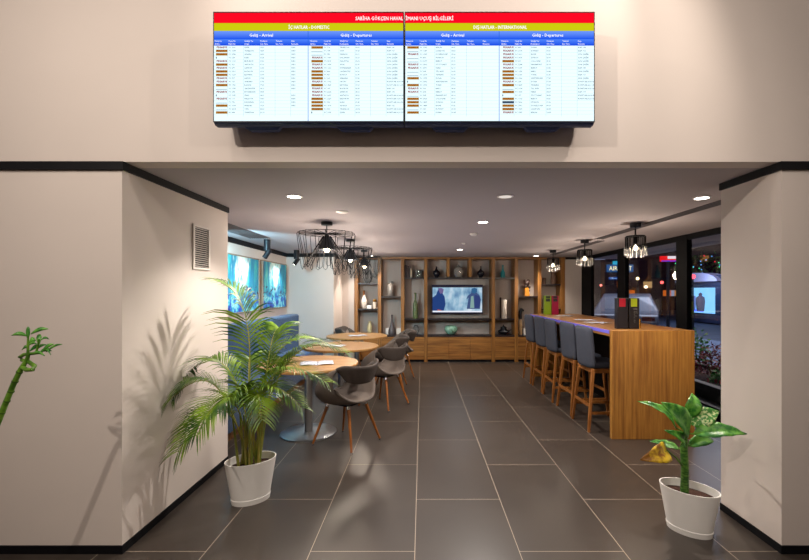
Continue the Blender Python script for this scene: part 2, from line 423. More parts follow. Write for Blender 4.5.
def monitor(x0p, x1p, tables, title, title_px, head, head_px, tabs, label):
    X0, zt = sp(x0p, 12.2); X1, zb = sp(x1p, 122.2)
    cx = (X0+X1)/2
    t = thing('flight_information_monitor', label, 'screen', (cx, SY, zb), group=None)
    def P(px, py):
        a, b = sp(px, py); return a-cx, b-zb
    mb = MB()                                   # housing: box whose lower rear edge is chamfered
    hw = (X1-X0)/2-.0015; h = zt-zb
    prof = [(0.0, 0.0), (.0, h), (.06, h), (.09, h-.04), (.09, .06), (.05, -.011), (.018, -.011)]
    mb.prism([(-hw, y, z) for y, z in prof], (2*hw, 0, 0))
    mb.build('housing', house_m, t, bevel=.002)
    mb = MB()
    for q in (-.25, .22): mb.box(q-.10, q+.10, .09, FY-SY, .12, h-.12)
    mb.box(-.34, .32, .07, .12, .28, .38)
    mb.build('wall_bracket', M['dark_metal'], t)
    for q in (-.26, .24): MB().prism([(q-.10, .03, -.011), (q+.10, .03, -.011), (q+.075, .05, -.024), (q-.075, .05, -.024)], (0, .03, 0)).build('speaker_vent', house_m, t)
    yy = -.0012
    def band(name, py0, py1, m, pa=None, pb=None, y=yy, mb=None):
        a = P(pa if pa else x0p+.6, py0); b = P(pb if pb else x1p-.6, py1)
        q = mb or MB(); q.poly([(a[0], y, a[1]), (b[0], y, a[1]), (b[0], y, b[1]), (a[0], y, b[1])])
        if mb is None: return q.build(name, m, t)
    band('title_bar', 13.0, 23.2, E_red); band('heading_bar', 23.3, 31.1, E_yel)
    g1 = grad_emis('screen_blue', '#0450f0', '#6f9cff', P(0, 39.5)[1], P(0, 31.2)[1])
    g2 = grad_emis('screen_blue_columns', '#0a45e6', '#4f86ff', P(0, 45.8)[1], P(0, 39.4)[1])
    band('direction_bar', 31.2, 39.4, g1); band('column_bar', 39.4, 45.8, g2); band('table_area', 45.8, 121.0, E_white)
    mt = MB(); mg = MB(); md = MB(); my = MB(); mr = MB(); mn = MB(); mv = MB()
    k = SY/F
    put_text(mt, title, P((title_px[0]+title_px[1])/2, 18.8)[0], P(0, 18.6)[1], 3.6*k, (title_px[1]-title_px[0])*k, yy-.0006, bold=.0007)
    put_text(mt, head, P((head_px[0]+head_px[1])/2, 27.4)[0], P(0, 27.4)[1], 3.3*k, (head_px[1]-head_px[0])*k, yy-.0006, bold=.0007)
    for (tx, title2, ta, tb, lg, names) in tabs:
        put_text(mt, title2, P((ta+tb)/2, 35.3)[0], P(0, 35.3)[1], 2.9*k, (tb-ta)*k, yy-.0006, bold=.0006)
        cols = [0.5, 14.2, 30, 46, 61.6, 77.2]
        hd = [('Havayolu', 'Airline'), ('Uçuş No', 'Flight No'), ('Geldiği Yer' if 'Geliş' in title2 else 'Gittiği Yer', 'Origin' if 'Geliş' in title2 else 'Destination'), ('Planlanan', 'Sch. Time'), ('Tahmini', 'Est. Time'), ('Kapı', 'Remarks')]
        for c, (a, b) in zip(cols, hd):
            put_text(mt, a, P(tx+c+.8, 0)[0], P(0, 41.2)[1], 1.35*k, None, yy-.0006, 'l', bold=.0002)
            put_text(mt, b, P(tx+c+.8, 0)[0], P(0, 44.1)[1], 1.35*k, None, yy-.0006, 'l', bold=.0002)
        for r in range(20):
            pc = 47.6+3.42*r
            band('', pc+1.62, pc+1.78, None, tx, tx+93.5, yy-.0003, mg)
            x = P(tx+2.2, 0)[0]; ch = lg[r]; xm = P(tx+8.3, 0)[0]
            if ch == 'Y':
                band('', pc-1.15, pc+1.25, None, tx+2.4, tx+14.0, yy-.0004, my)
                put_text(mr, 'PEGASUS', xm, P(0, pc)[1], 1.7*k, 10.2*k, yy-.0008, bold=.0012)
            elif ch == 'P': put_text(mr, 'PEGASUS', xm, P(0, pc)[1], 1.8*k, 10.2*k, yy-.0008, bold=.0014)
            elif ch == 'K': band('', pc-1.1, pc+1.2, None, tx+2.4, tx+14.0, yy-.0004, mn)
            elif ch == 'L': band('', pc+.6, pc+1.05, None, tx+2.4, tx+13.5, yy-.0004, md)
            else:
                band('', pc-.9, pc+.9, None, tx+2.4, tx+3.3, yy-.0004, mn)
            put_text(md, 'PC %d' % rnd.randint(110, 2980), P(tx+15.4, 0)[0], P(0, pc)[1], 1.4*k, None, yy-.0006, 'l', bold=.0004)
            put_text(md, names[r], P(tx+31, 0)[0], P(0, pc)[1], 1.4*k, None, yy-.0006, 'l', bold=.0004)
            put_text(md, '%02d:%02d' % (14+r//3, rnd.randint(0, 11)*5), P(tx+46.6, 0)[0], P(0, pc)[1], 1.4*k, None, yy-.0006, 'l', bold=.0004)
            if 'Gidiş' in title2: s2 = 'KAPI %d' % rnd.randint(101, 115) if r < 2 or rnd.random() < .2 else ('KONTUAR A%d-%d' % (r, r+4) if r > 9 else 'SON ÇAĞRI')
            else: s2 = ['INDI', 'INDI', ''][rnd.randint(0, 2)] if r > 8 else 'INDI'
            if s2 and not ('Gidiş' in title2 and title2.startswith('G') and r > 15 and 'INT' in head):
                if not ('INT' in head and 'Geliş' in title2): put_text(md, s2, P(tx+78, 0)[0], P(0, pc)[1], 1.4*k, None, yy-.0006, 'l', bold=.0004)
        for c in cols[1:]: band('', 45.8, 116.5, None, tx+c-.15, tx+c+.1, yy-.0003, mg)
        if tx > x0p+10: band('', 31.2, 121.0, None, tx-1.1, tx-.5, yy-.0005, mv)
    mt.build('heading_text', E_text, t); mg.build('grid_line', E_line, t); md.build('flight_text', E_dark, t)
    my.build('airline_badge', E_badge, t); mr.build('airline_name', E_brand, t); mv.build('table_divider', E_div, t)
    if len(mn.bm.faces): mn.build('airline_mark', E_navy, t)
    # thin bezel
    mb = MB(); bw = .0035
    mb.box(-hw, hw, -.004, 0, h-bw, h); mb.box(-hw, hw, -.004, 0, 0, bw); mb.box(-hw, -hw+bw, -.004, 0, bw, h-bw); mb.box(hw-bw, hw, -.004, 0, bw, h-bw)
    mb.build('bezel', M['dark_metal'], t)
    return t
monitor(213.2, 404.2, 2, 'SABİHA GÖKÇEN HAVAL', (355.6, 403), 'İÇ HATLAR - DOMESTIC', (288.6, 329.2),
        [(213.6, 'Geliş - Arrival', 249.5, 273, logos[0], cities), (309.0, 'Gidiş - Departures', 340.6, 371.7, logos[1], cities[::-1])],
        'left flight information monitor, headed DOMESTIC, high on the wall over the opening')
monitor(404.4, 594.8, 2, 'İMANI UÇUŞ BİLGİLERİ', (405.6, 453.2), 'DIŞ HATLAR - INTERNATIONAL', (473.5, 526.7),
        [(404.8, 'Geliş - Arrival', 441, 464, logos[2], world), (499.9, 'Gidiş - Departures', 532, 563, logos[3], world[::-1])],
        'right flight information monitor, headed INTERNATIONAL, high on the wall over the opening')

# ------------------------------------------------------------ wall ventilation grille
t = thing('wall_vent', 'white framed louvred vent high on the side of the left wall pier', 'vent', (XL, 3.215, 1.66))
mb = MB(); mb.box(0, .012, -.125, .125, 0, .018); mb.box(0, .012, -.125, .125, .322, .34); mb.box(0, .012, -.125, -.100, .018, .322); mb.box(0, .012, .100, .125, .018, .322)
mb.build('frame', M['grille_w'], t, bevel=.002)
B('backing', M['grille'], (0, .002, -.1, .1, .018, .322), t)
mb = MB()
for i in range(19):
    z = .024+i*.016
    mb.box(.003, .012, -.1, .1, z, z+.004, rot=Matrix.Rotation(R(25), 3, 'Y'))
mb.build('louvre', M['grille_w'], t)

# ------------------------------------------------------------ ceiling items
def downlight(x, y, label, on=True, power=40, col=NEUT, r=.05, angle=125):
    t = thing('ceiling_downlight', label, 'ceiling light', (x, y, CZ), group=None)
    MB().lathe([(r+.014, 0), (r+.014, -.004), (r, -.006), (r, 0)], seg=28, cap=False).build('trim_ring', M['white_pl'], t, smooth=True)
    MB().lathe([(r, -.0015), (r, -.005), (0, -.005)], seg=28, cap=False).build('diffuser', M['glow'] if on else M['glow_dim'], t)
    if on: lamp('SPOT', 'downlight_lamp', (0, 0, -.03), power, col, .02, None, angle, .6, parent=t)
    return t
downlight(-.99, 3.22, 'lit round downlight nearest the left wall pier', power=90, col=NEUT)
downlight(.645, 3.22, 'unlit round downlight closest to the opening, middle of ceiling', on=False)
downlight(.645, 4.40, 'lit round downlight in the middle of ceiling, behind the unlit one', power=150, angle=168)
downlight(.66, 7.26, 'small lit round downlight above the television', power=75)
downlight(2.20, 3.27, 'lit round downlight beside the right wall pier', power=120, col=WARM)
downlight(2.34, 8.52, 'small lit downlight near right end of the shelving unit', power=85, col=WARM, angle=110)
downlight(-1.01, 8.50, 'small lit downlight near left end of the shelving unit', power=80, col=WARM, angle=110)
downlight(-1.42, 8.55, 'dimly seen downlight in the corner beside the left alcove wall', power=35, col=WARM, angle=80, r=.035)
def puck(x, y, r, label, name='smoke_detector', cat='detector', d=.03):
    o = MB().lathe([(0, 0), (r, 0), (r, -d*.4), (r*.6, -d), (0, -d)], seg=20, cap=False).build(name, M['white_pl'], smooth=True)
    tag(o, label, cat); o.location = (x, y, CZ); return o
puck(.655, 5.27, .05, 'white dome smoke detector on ceiling between two lit downlights')
puck(-.74, 3.84, .055, 'flat white ceiling disc behind the lit downlight near the left pier', 'ceiling_sensor', 'sensor', .012)
puck(.63, 6.3, .03, 'tiny white ceiling sensor in front of the television downlight', 'ceiling_sensor', 'sensor', .02)
def slot(x, y0, y1, wd, label, n=3):
    t = thing('linear_air_diffuser', label, 'vent', (x, (y0+y1)/2, CZ)); h = (y1-y0)/2
    mb = MB(); mb.box(-wd/2, wd/2, -h, h, -.003, 0); mb.build('backing', M['grille'], t)
    mb = MB()
    for i in range(n+1):
        q = -wd/2+wd*i/n; mb.box(q-.006, q+.006, -h, h, -.009, -.001)
    mb.build('blade', M['slot'], t)
slot(2.46, 3.0, 5.8, .10, 'long dark air slot in ceiling running past the nearest crystal pendant')
slot(2.58, 6.0, 8.2, .10, 'shorter dark air slot in ceiling over the far end of bar')
slot(-2.22, 4.3, 5.7, .26, 'grey louvred air slot in ceiling near the paintings', 9)

# track spots
def track_spot(x, y, label, tgt, power):
    t = thing('ceiling_spotlight', label, 'spotlight', (x, y, CZ))
    MB().lathe([(.045, 0), (.045, -.16), (.0, -.16)], seg=20, cap=True).build('body', M['dark_metal'], t, smooth=True)
    d = (Vector(tgt)-Vector((x, y, CZ-.2))).normalized()
    mb = MB(); c = Vector((0, 0, -.20)); mb.tube([c-d*.07, c+d*.07], .036, 18); mb.tube([(0, 0, -.15), (0, 0, -.20)], .012, 8)
    hd = mb.build('head', M['dark_metal'], t, smooth=True)
    MB().tube([c+d*.0705, c+d*.072], .028, 18).build('lens', M['glow'], hd)
    l = lamp('SPOT', 'spot_lamp', tuple(c+d*.085), power, COOL if power < 100 else (.42, .82, 1.0), .02, None, 110 if power < 100 else 95, .9, parent=t)
    l.rotation_euler = d.to_track_quat('-Z', 'Y').to_euler()
track_spot(-2.19, 5.88, 'black tilting ceiling spot aimed at the left painting', (-2.62, 6.0, 1.45), 30)
track_spot(-2.22, 7.35, 'black tilting ceiling spot aimed at the right painting', (-2.62, 7.3, 1.45), 30)

track_spot(-2.25, 4.50, 'black tilting ceiling spot hidden behind the left wall pier, aimed along the alcove', (-2.0, 8.0, 1.45), 230)
# black wire pendants over the cafe tables
def wire_pendant():
    t = thing('pendant_lamp', 'black wire pendant', 'pendant lamp', (0, 0, CZ), group='black wire pendants over the tables')
    MB().lathe([(.06, 0), (.06, -.035), (.0, -.035)], seg=24).build('canopy', M['dark_metal'], t, bevel=.003)
    MB().tube([(0, 0, -.03), (0, 0, -.16)], .006, 8).build('rod', M['dark_metal'], t)
    pr = [(.022, -.13), (.028, -.165), (.055, -.195), (.078, -.235), (.088, -.275), (.09, -.292), (.086, -.292), (.074, -.235), (.05, -.20), (.02, -.172)]
    sh = MB(); sh.lathe(pr, seg=28, cap=False); sh.lathe([(.022, -.13), (0, -.128)], seg=28, cap=False)
    sh.build('shade', M['dark_metal'], t, smooth=True)
    MB().lathe([(0, -.215), (.012, -.225), (.016, -.25), (.029, -.275), (.031, -.295), (.022, -.315), (0, -.323)], seg=18, cap=False).build('bulb', M['bulb'], t, smooth=True)
    mb = MB(); n = 18; rr = random.Random(3)
    for i in range(n):
        a = 2*PI*i/n; b = a+2*PI/n*.62; ro = .29+.015*rr.random(); zb = -.47-.04*rr.random(); ri = ro-.03-.05*rr.random()
        e = lambda r_, th, z: (r_*math.cos(th), r_*math.sin(th), z)
        mb.tube([e(.025, a, -.125), e(ro, a, -.120), e(ro+.005, a, -.132), e(ri+.01, a+.03, zb+.02), e(ri, (a+b)/2, zb), e(ri, b, zb+.02), e(.04, b, -.15)], .0032, 5)
    mb.tube([(.293*math.cos(q*PI/16), .293*math.sin(q*PI/16), -.122) for q in range(32)], .003, 5, closed=True)
    mb.build('wire_cage', M['wire'], t)
    lamp('POINT', 'bulb_lamp', (0, 0, -.40), 30, (1, .84, .68), .09, parent=t)
    return t
p = wire_pendant(); p.location = (-1.01, 4.41, CZ)
p['label'] = 'black wire-cage pendant lamp nearest the camera, over the front round table'
dup(p, 'middle black wire-cage pendant lamp, over the second round table', (-1.01, 5.86, CZ), .3)
dup(p, 'farthest black wire-cage pendant lamp, before the shelving unit', (-1.02, 7.34, CZ), .7)

def crystal_pendant():
    t = thing('pendant_lamp', 'x', 'pendant lamp', (0, 0, CZ), group='crystal pendants over the bar')
    MB().lathe([(.055, 0), (.055, -.045), (0, -.045)], seg=24).build('canopy', M['dark_metal'], t, bevel=.003)
    MB().tube([(0, 0, -.04), (0, 0, -.15)], .009, 8).build('rod', M['dark_metal'], t)
    mb = MB(); mb.lathe([(0, -.138), (.095, -.138), (.095, -.148), (0, -.148)], seg=28, cap=False)
    n = 18
    for i in range(n):
        a = 2*PI*i/n; x, y = .100*math.cos(a), .100*math.sin(a); x2, y2 = .100*math.cos(a+.2), .100*math.sin(a+.2)
        mb.tube([(x*.8, y*.8, -.145), (x, y, -.147), (x, y, -.27), (x2, y2, -.27), (x2, y2, -.147)], .003, 5)
    mb.tube([(.03, 0, -.14), (.03, 0, -.2)], .003, 5); mb.lathe([(.02, -.14), (.02, -.22), (0, -.22)], seg=14)
    mb.build('wire_drum', M['wire'], t)
    mb = MB()
    for i in range(16):
        a = 2*PI*(i+.5)/16
        for (r_, z0, z1) in ((.108, -.255, -.35), (.075, -.27, -.375)):
            if r_ < .1 and i % 2: continue
            x, y = r_*math.cos(a), r_*math.sin(a)
            mb.tube([(x, y, z0), (x, y, z0-.02), (x*1.02, y*1.02, z1+.015), (x*1.02, y*1.02, z1)], [.002, .005, .006, .002], 5)
    mb.build('crystal_drops', M['crystal'], t)
    MB().lathe([(0, -.235), (.010, -.24), (.021, -.262), (.021, -.275), (.014, -.29), (0, -.294)], seg=18, cap=False).build('bulb', M['bulb'], t, smooth=True)
    lamp('POINT', 'bulb_lamp', (0, 0, -.45), 15, (1, .84, .68), .08, parent=t)
    return t
p = crystal_pendant(); p.location = (2.30, 4.48, CZ); p['label'] = 'crystal drop pendant nearest the camera, over the near end of bar'
dup(p, 'middle crystal drop pendant over the bar', (2.32, 5.93, CZ), .2)
dup(p, 'farthest crystal drop pendant, in front of the shelving unit', (2.32, 7.36, CZ), .4)

# ------------------------------------------------------------ paintings
def art_mat(seed):
    m = bpy.data.materials.new('abstract_painting'); m.use_nodes = True; nt = m.node_tree; b = nt.nodes['Principled BSDF']; L = nt.links.new
    tc = nt.nodes.new('ShaderNodeTexCoord'); s = nt.nodes.new('ShaderNodeSeparateXYZ'); L(tc.outputs['Object'], s.inputs[0])
    def mth(op, a, bb=None, v=None, v2=None):
        n = nt.nodes.new('ShaderNodeMath'); n.operation = op
        if a is not None: L(a, n.inputs[0])
        else: n.inputs[0].default_value = v2
        if bb is not None: L(bb, n.inputs[1])
        elif v is not None: n.inputs[1].default_value = v
        return n.outputs[0]
    def noise(scale, stretch, det=4, off=0):
        mp = nt.nodes.new('ShaderNodeMapping'); mp.inputs['Scale'].default_value = stretch; mp.inputs['Location'].default_value = (seed+off, seed*2+off, off)
        L(tc.outputs['Object'], mp.inputs[0]); n = nt.nodes.new('ShaderNodeTexNoise'); n.inputs['Scale'].default_value = scale; n.inputs['Detail'].default_value = det
        n.inputs['Roughness'].default_value = .6; L(mp.outputs[0], n.inputs['Vector']); return n.outputs['Fac']
    def ramp(f, stops):
        r = nt.nodes.new('ShaderNodeValToRGB'); L(f, r.inputs[0]); e = r.color_ramp.elements
        e[0].position = stops[0][0]; e[0].color = (*lin(stops[0][1]), 1); e[1].position = stops[-1][0]; e[1].color = (*lin(stops[-1][1]), 1)
        for p_, c in stops[1:-1]: q = e.new(p_); q.color = (*lin(c), 1)
        return r.outputs[0]
    def mix(f, a, bb):
        x = nt.nodes.new('ShaderNodeMix'); x.data_type = 'RGBA'; L(f, x.inputs['Factor']); L(a, x.inputs['A']); L(bb, x.inputs['B']); return x.outputs['Result']
    n1 = noise(3, (1, 3, .8)); base = ramp(n1, [(.3, '#0a6a94'), (.5, '#1b8fae'), (.62, '#3fb9b4'), (.75, '#b5dccf')])
    # white column of paint in the upper middle
    n2 = noise(5, (1, 2.5, .7), off=3)
    y = mth('ADD', s.outputs['Y'], mth('MULTIPLY', mth('SUBTRACT', n2, v=.5), v=.75)); ay = mth('ABSOLUTE', y)
    col = mth('SUBTRACT', v2=1.0, a=None, bb=mth('MULTIPLY', ay, v=3.9))
    zz = mth('MULTIPLY', mth('SUBTRACT', s.outputs['Z'], v=.26), v=3.5)
    cf = mth('MULTIPLY', mth('MINIMUM', mth('MAXIMUM', col, v=0), v=1), mth('MINIMUM', mth('MAXIMUM', zz, v=0), v=1))
    cf = mth('MINIMUM', mth('MULTIPLY', cf, v=2.6), v=1)
    white = ramp(noise(7, (1, 2.2, 1), off=5), [(.34, '#2fa3a8'), (.46, '#bfe3dc'), (.7, '#f4f4ea')])
    c1 = mix(cf, base, white)
    # lower third: violet-blue strokes
    low = ramp(noise(5.5, (1, 1.5, 1.6), 4, 7), [(.34, '#1b2a86'), (.45, '#2856c0'), (.52, '#2fb2c4'), (.6, '#a8e0e0'), (.68, '#2b3b9a')])
    lf = mth('MULTIPLY', mth('SUBTRACT', v2=.30, a=None, bb=mth('ADD', s.outputs['Z'], mth('MULTIPLY', mth('SUBTRACT', n2, v=.5), v=.25))), v=9)
    lf = mth('MINIMUM', mth('MAXIMUM', lf, v=0), v=1)
    c2 = mix(lf, c1, low)
    dk = mth('GREATER_THAN', noise(6, (1, 2, 2.2), 3, 11), v=.57)
    band = mth('LESS_THAN', mth('ABSOLUTE', mth('SUBTRACT', s.outputs['Z'], v=.30)), v=.09)
    c3 = mix(mth('MULTIPLY', dk, band), c2, ramp(n1, [(.3, '#171a3a'), (.7, '#3a1f5c')]))
    L(c3, b.inputs['Base Color']); b.inputs['Roughness'].default_value = .5
    bp = nt.nodes.new('ShaderNodeBump'); bp.inputs['Strength'].default_value = .3; bp.inputs['Distance'].default_value = .01; L(n2, bp.inputs['Height']); L(bp.outputs[0], b.inputs['Normal'])
    return m
def painting(y0, y1, z0, z1, seed, label):
    t = thing('painting', label, 'painting', (WL, (y0+y1)/2, z0)); h = (y1-y0)/2; H2 = z1-z0
    B('canvas', art_mat(seed), (.005, .040, -h+.018, h-.018, .018, H2-.018), t)
    mb = MB(); d = .05
    mb.box(0, d, -h, h, 0, .018); mb.box(0, d, -h, h, H2-.018, H2); mb.box(0, d, -h, -h+.018, .018, H2-.018); mb.box(0, d, h-.018, h, .018, H2-.018)
    mb.build('frame', M['pic_frame'], t, bevel=.002)
painting(5.32, 6.55, 1.19, 2.01, 1.3, 'left blue abstract painting, partly hidden by the wall pier edge')
painting(6.70, 7.88, 1.20, 2.01, 6.1, 'right blue abstract painting with a white centre, by the alcove corner')

# ------------------------------------------------------------ blue banquette
t = thing('banquette', 'long blue upholstered banquette bench along the left wall', 'bench', (-2.2, 5.85, 0))
B('plinth', M['walnut_h'], (-.36, .27, -2.13, 2.13, 0, .09), t)
B('base', M['blue_fab'], (-.37, .30, -2.14, 2.14, .09, .36), t, .01)
mb = MB()
for i in range(3): mb.box(-.16, .31, -2.14+i*1.4267+.002, -2.14+(i+1)*1.4267-.002, .36, .475)
mb.build('seat', M['blue_fab'], t, bevel=.03)
B('backrest', M['blue_fab'], (-.39, -.16, -2.14, 2.14, .36, 1.07), t, .035)

# ------------------------------------------------------------ round tables
def round_table(r):
    t = thing('round_table', 'x', 'table', (0, 0, 0), group='round cafe tables')
    MB().lathe([(r-.006, .712), (r, .718), (r, .736), (r-.006, .742)], seg=64).build('tabletop', M['table'], t, smooth=True, ang=30)
    MB().lathe([(.04, .02), (.04, .70)], seg=28).build('column', M['steel'], t, smooth=True)
    MB().lathe([(.29, 0), (.29, .012), (.275, .018), (.045, .022)], seg=56).build('base', M['steel'], t, smooth=True)
    MB().lathe([(.16, .70), (.16, .712)], seg=28).build('mounting_plate', M['dark_metal'], t, smooth=True)
    return t
tb = round_table(.52); tb.location = (-1.20, 4.40, 0); tb['label'] = 'front round wood-topped table on a steel disc foot, beside the palm'
dup(tb, 'second round wood-topped table, between the front and the far one', (-1.13, 5.80, 0), .5)
dup(tb, 'farthest round wood-topped table, before the shelving unit', (-1.12, 7.16, 0), 1.1)
def leaflet(name, loc, rz, label, w=.30, d=.21, curl=.01):
    mb = MB(); n = 6
    for pg in (-1, 1):
        g = []
        for i in range(n+1):
            u = i/n; x = pg*u*w/2; z = .002+curl*math.sin(u*PI*.9)
            g.append([mb.bm.verts.new((x, -d/2, z)), mb.bm.verts.new((x, d/2, z))])
        for a, b in zip(g, g[1:]): mb.face([a[0], b[0], b[1], a[1]])
    o = mb.build(name, M['paper'], solid=.001, solid_off=1); smooth_angle(o.data)
    o.location = loc; o.rotation_euler = (0, 0, rz); return o
TZ = .742
tag(leaflet('magazine', (-1.10, 4.35, TZ), .25, 0, .34, .24), 'open magazine lying on the front round table', 'magazine')
tag(leaflet('magazine', (-1.22, 5.75, TZ), -.2, 0), 'open magazine lying on the second round table', 'magazine')
tag(leaflet('magazine', (-1.10, 7.10, TZ), .4, 0), 'open magazine lying on the farthest round table', 'magazine')

# ------------------------------------------------------------ shell chairs; local front is +Y
def shell_chair():
    t = thing('cafe_chair', 'x', 'chair', (0, 0, 0), group='grey shell chairs at the round tables')
    # angle th: 0 = back (-Y), +-PI = front (+Y)
    N = 56
    def rimh(th):
        a = abs(th)
        pts = [(0, .785), (.5, .795), (.95, .815), (1.3, .77), (1.7, .69), (2.15, .60), (2.6, .485), (PI, .462)]
        for (a0, h0), (a1, h1) in zip(pts, pts[1:]):
            if a <= a1:
                u = (a-a0)/(a1-a0); u = u*u*(3-2*u)*.5+u*.5; return h0+(h1-h0)*u
        return pts[-1][1]
    def pos(th, v):
        # v 0..1: 0 seat centre, .45 seat edge, 1 rim
        hr = rimh(th); a = abs(th)
        ex = .315; ey = .295 if a < PI/2 else .262
        if v <= .45:
            u = v/.45; r = u*.78; z = .425+.022*u*u
        else:
            u = (v-.45)/.55
            flare = .78+.25*math.sin(PI*.62*u)
            r = flare; z = .447+(hr-.447)*(u**1.35)
            if a > 2.2: z = min(z, hr)
        return Vector((r*ex*math.sin(th), -r*ey*math.cos(th), z))
    vs_ = [0, .16, .32, .42, .48, .54, .60, .66, .72, .78, .84, .89, .94, 1.0]
    mb = MB(); bm = mb.bm; g = []
    cen = bm.verts.new(pos(0, 0))
    for v in vs_[1:]: g.append([bm.verts.new(pos(-PI+2*PI*k/N, v)) for k in range(N)])
    hole = 1.12
    for k in range(N): mb.face([cen, g[0][(k+1) % N], g[0][k]])
    for i in range(len(g)-1):
        for k in range(N):
            th = -PI+2*PI*(k+.5)/N
            vm = (vs_[i+1]+vs_[i+2])/2                         # the big round opening behind the seat
            if (th/1.22)**2+((vm-.84)/.37)**2 < 1: continue
            mb.face([g[i][k], g[i][(k+1) % N], g[i+1][(k+1) % N], g[i+1][k]])
    sh = mb.build('shell', M['chair_fab'], t, subsurf=1, solid=.022, solid_off=0)
    # backrest band, hung inside the opening from rim to rim
    mb = MB(); rows = []
    for j in range(6):
        u = j/5; row = []
        for k in range(17):
            e = abs(k-8)/8; th = (k-8)/8*(1.22-.34*u**1.2)
            top = rimh(th)+.006
            bot = .615+.05*e**3
            z = top+(bot-top)*u
            p_ = pos(th, 1.0); inn = 1.01-.17*u**1.1
            row.append(mb.bm.verts.new((p_.x*inn, p_.y*inn+.01*u, z)))
        rows.append(row)
    for a, b in zip(rows, rows[1:]):
        for k in range(16): mb.face([a[k], a[k+1], b[k+1], b[k]])
    mb.build('backrest', M['chair_dark'], t, subsurf=1, solid=.026, solid_off=0)
    # edge piping of the opening
    mb = MB(); pts = []
    for k in range(25):
        th = -1.2+2.4*k/24; q = pos(th, .84-.37*math.sqrt(max(0, 1-(th/1.22)**2))); pts.append((q.x*1.01, q.y*1.01, q.z-.004))
    mb.tube(pts, .014, 8)
    mb.build('opening_rim', M['chair_fab'], t, smooth=True)
    MB().box(-.13, .13, -.13, .13, .398, .412).build('mounting_plate', M['dark_metal'], t)
    for sx in (-1, 1):
        for sy in (-1, 1):
            top = Vector((sx*.125, sy*.125, .405)); ft = Vector((sx*.225, sy*.245, .0))
            d = (ft-top).normalized()
            lg = MB().tube([top+d*.03, ft-d*.018], [.0165, .0105], 12).build('leg', M['legwood'], t, smooth=True)
            MB().tube([top, top+d*.032], .019, 12).build('ferrule', M['chrome'], lg, smooth=True)
            MB().tube([ft-d*.02, ft-d*.004], [.0115, .0115], 10).build('foot_cap', M['chrome'], lg, smooth=True)
    return t
def face_to(cx, cy, tx, ty): return math.atan2(ty-cy, tx-cx)-PI/2
ch = shell_chair(); ch.location = (-.743, 4.11, 0); ch.rotation_euler = (0, 0, math.atan2(.496, -.868)-PI/2)
ch['label'] = 'nearest grey shell chair with cut-out back, at the front round table'
dup(ch, 'grey shell chair at the second round table, just behind the nearest chair', (-.50, 5.45, 0), math.atan2(.5, -.80)-PI/2)
dup(ch, 'grey shell chair between the second and farthest tables, facing left', (-.50, 6.45, 0), math.atan2(.05, -1)-PI/2)
dup(ch, 'grey shell chair at the right of the farthest table, mostly hidden', (-.40, 7.38, 0), math.atan2(-.1, -1)-PI/2)
dup(ch, 'grey shell chair behind the farthest table, by the alcove wall corner', (-1.37, 8.02, 0), -PI/2)

# ------------------------------------------------------------ bar counter
t = thing('bar_counter', 'long high bar counter with wood veneer end panel beside the windows', 'bar', (2.335, 5.77, 0))
X0, X1, Y0, Y1 = 1.92-2.335, 2.755-2.335, 4.20-5.77, 7.36-5.77
B('worktop', M['bar_h'], (X0, X1, Y0+.05, Y1, 1.035, 1.10), t, .003)
B('end_panel', M['bar_v'], (X0, X1, Y0, Y0+.05, 0, 1.10), t, .002)
B('end_panel', M['bar_v'], (X0, X1, Y1-.05, Y1, 0, 1.035), t, .002)
B('spine_panel', M['black'], (X1-.20, X1-.16, Y0+.05, Y1-.05, 0, 1.035), t)
B('edge_light', mat('edge_strip_violet', '#6a62c8', .4, emit='#4a3fd0', estr=.12), (X0-.003, X0, Y0+.06, Y1, 1.062, 1.098), t)

# bar stools: local front is +X (towards the bar)
def bar_stool():
    t = thing('bar_stool', 'x', 'stool', (0, 0, 0), group='bar stools along the counter')
    # upholstered seat
    B('seat', M['stool_fab'], (-.20, .15, -.20, .20, .665, .735), t, .025)
    mb = MB(); rows = []
    for j in range(7):
        u = j/6; z = .665+.455*u; row = []
        for k in range(13):
            a = (k-6)/6; wd = .215-.012*u
            y = wd*a; x = -.215-.035*u+.055*abs(a)**2.6
            row.append(mb.bm.verts.new((x, y, z-.012*abs(a)**2*u)))
        rows.append(row)
    for a, b in zip(rows, rows[1:]):
        for k in range(12): mb.face([a[k], a[k+1], b[k+1], b[k]])
    mb.build('backrest', M['stool_fab'], t, subsurf=1, solid=.05, solid_off=0)
    tx, ty, fx, fy = .17, .185, .225, .235
    for sx in (-1, 1):
        for sy in (-1, 1):
            MB().beam((sx*tx-.01, sy*ty, .665), (sx*fx-.02, sy*fy, 0), .034, .036, .026, .028).build('leg', M['stoolwood'], t, bevel=.003)
    mb = MB()
    for sy in (-1, 1): mb.box(-tx, tx, sy*ty-.012, sy*ty+.012, .62, .664)
    for sx in (-1, 1): mb.box(sx*tx-.022, sx*tx+.002, -ty, ty, .62, .664)
    mb.build('seat_frame', M['stoolwood'], t)
    def lx(s_, z): return s_*(tx+(fx-tx)*(1-z/.665))-.01-.01*(1-z/.665)
    def ly(s_, z): return s_*(ty+(fy-ty)*(1-z/.665))
    for (pa, pb) in (((lx(-1, .27), ly(-1, .27), .27), (lx(-1, .27), ly(1, .27), .27)), ((lx(1, .30), ly(-1, .30), .30), (lx(1, .30), ly(1, .30), .30))):
        MB().beam(pa, pb, .02, .030, side=(1, 0, 0)).build('footrest', M['stoolwood'], t)
    for s_ in (-1, 1):
        MB().beam((lx(-1, .2), ly(s_, .2), .20), (lx(1, .2), ly(s_, .2), .20), .02, .028, side=(0, 1, 0)).build('stretcher', M['stoolwood'], t)
    return t
st = bar_stool(); sx = 2.015
names = ['nearest bar stool, grey back, closest to the bar end panel', 'second bar stool from the camera', 'third bar stool, middle of the row', 'fourth bar stool from the camera, second farthest', 'farthest bar stool, grey back, closest to the shelving unit']
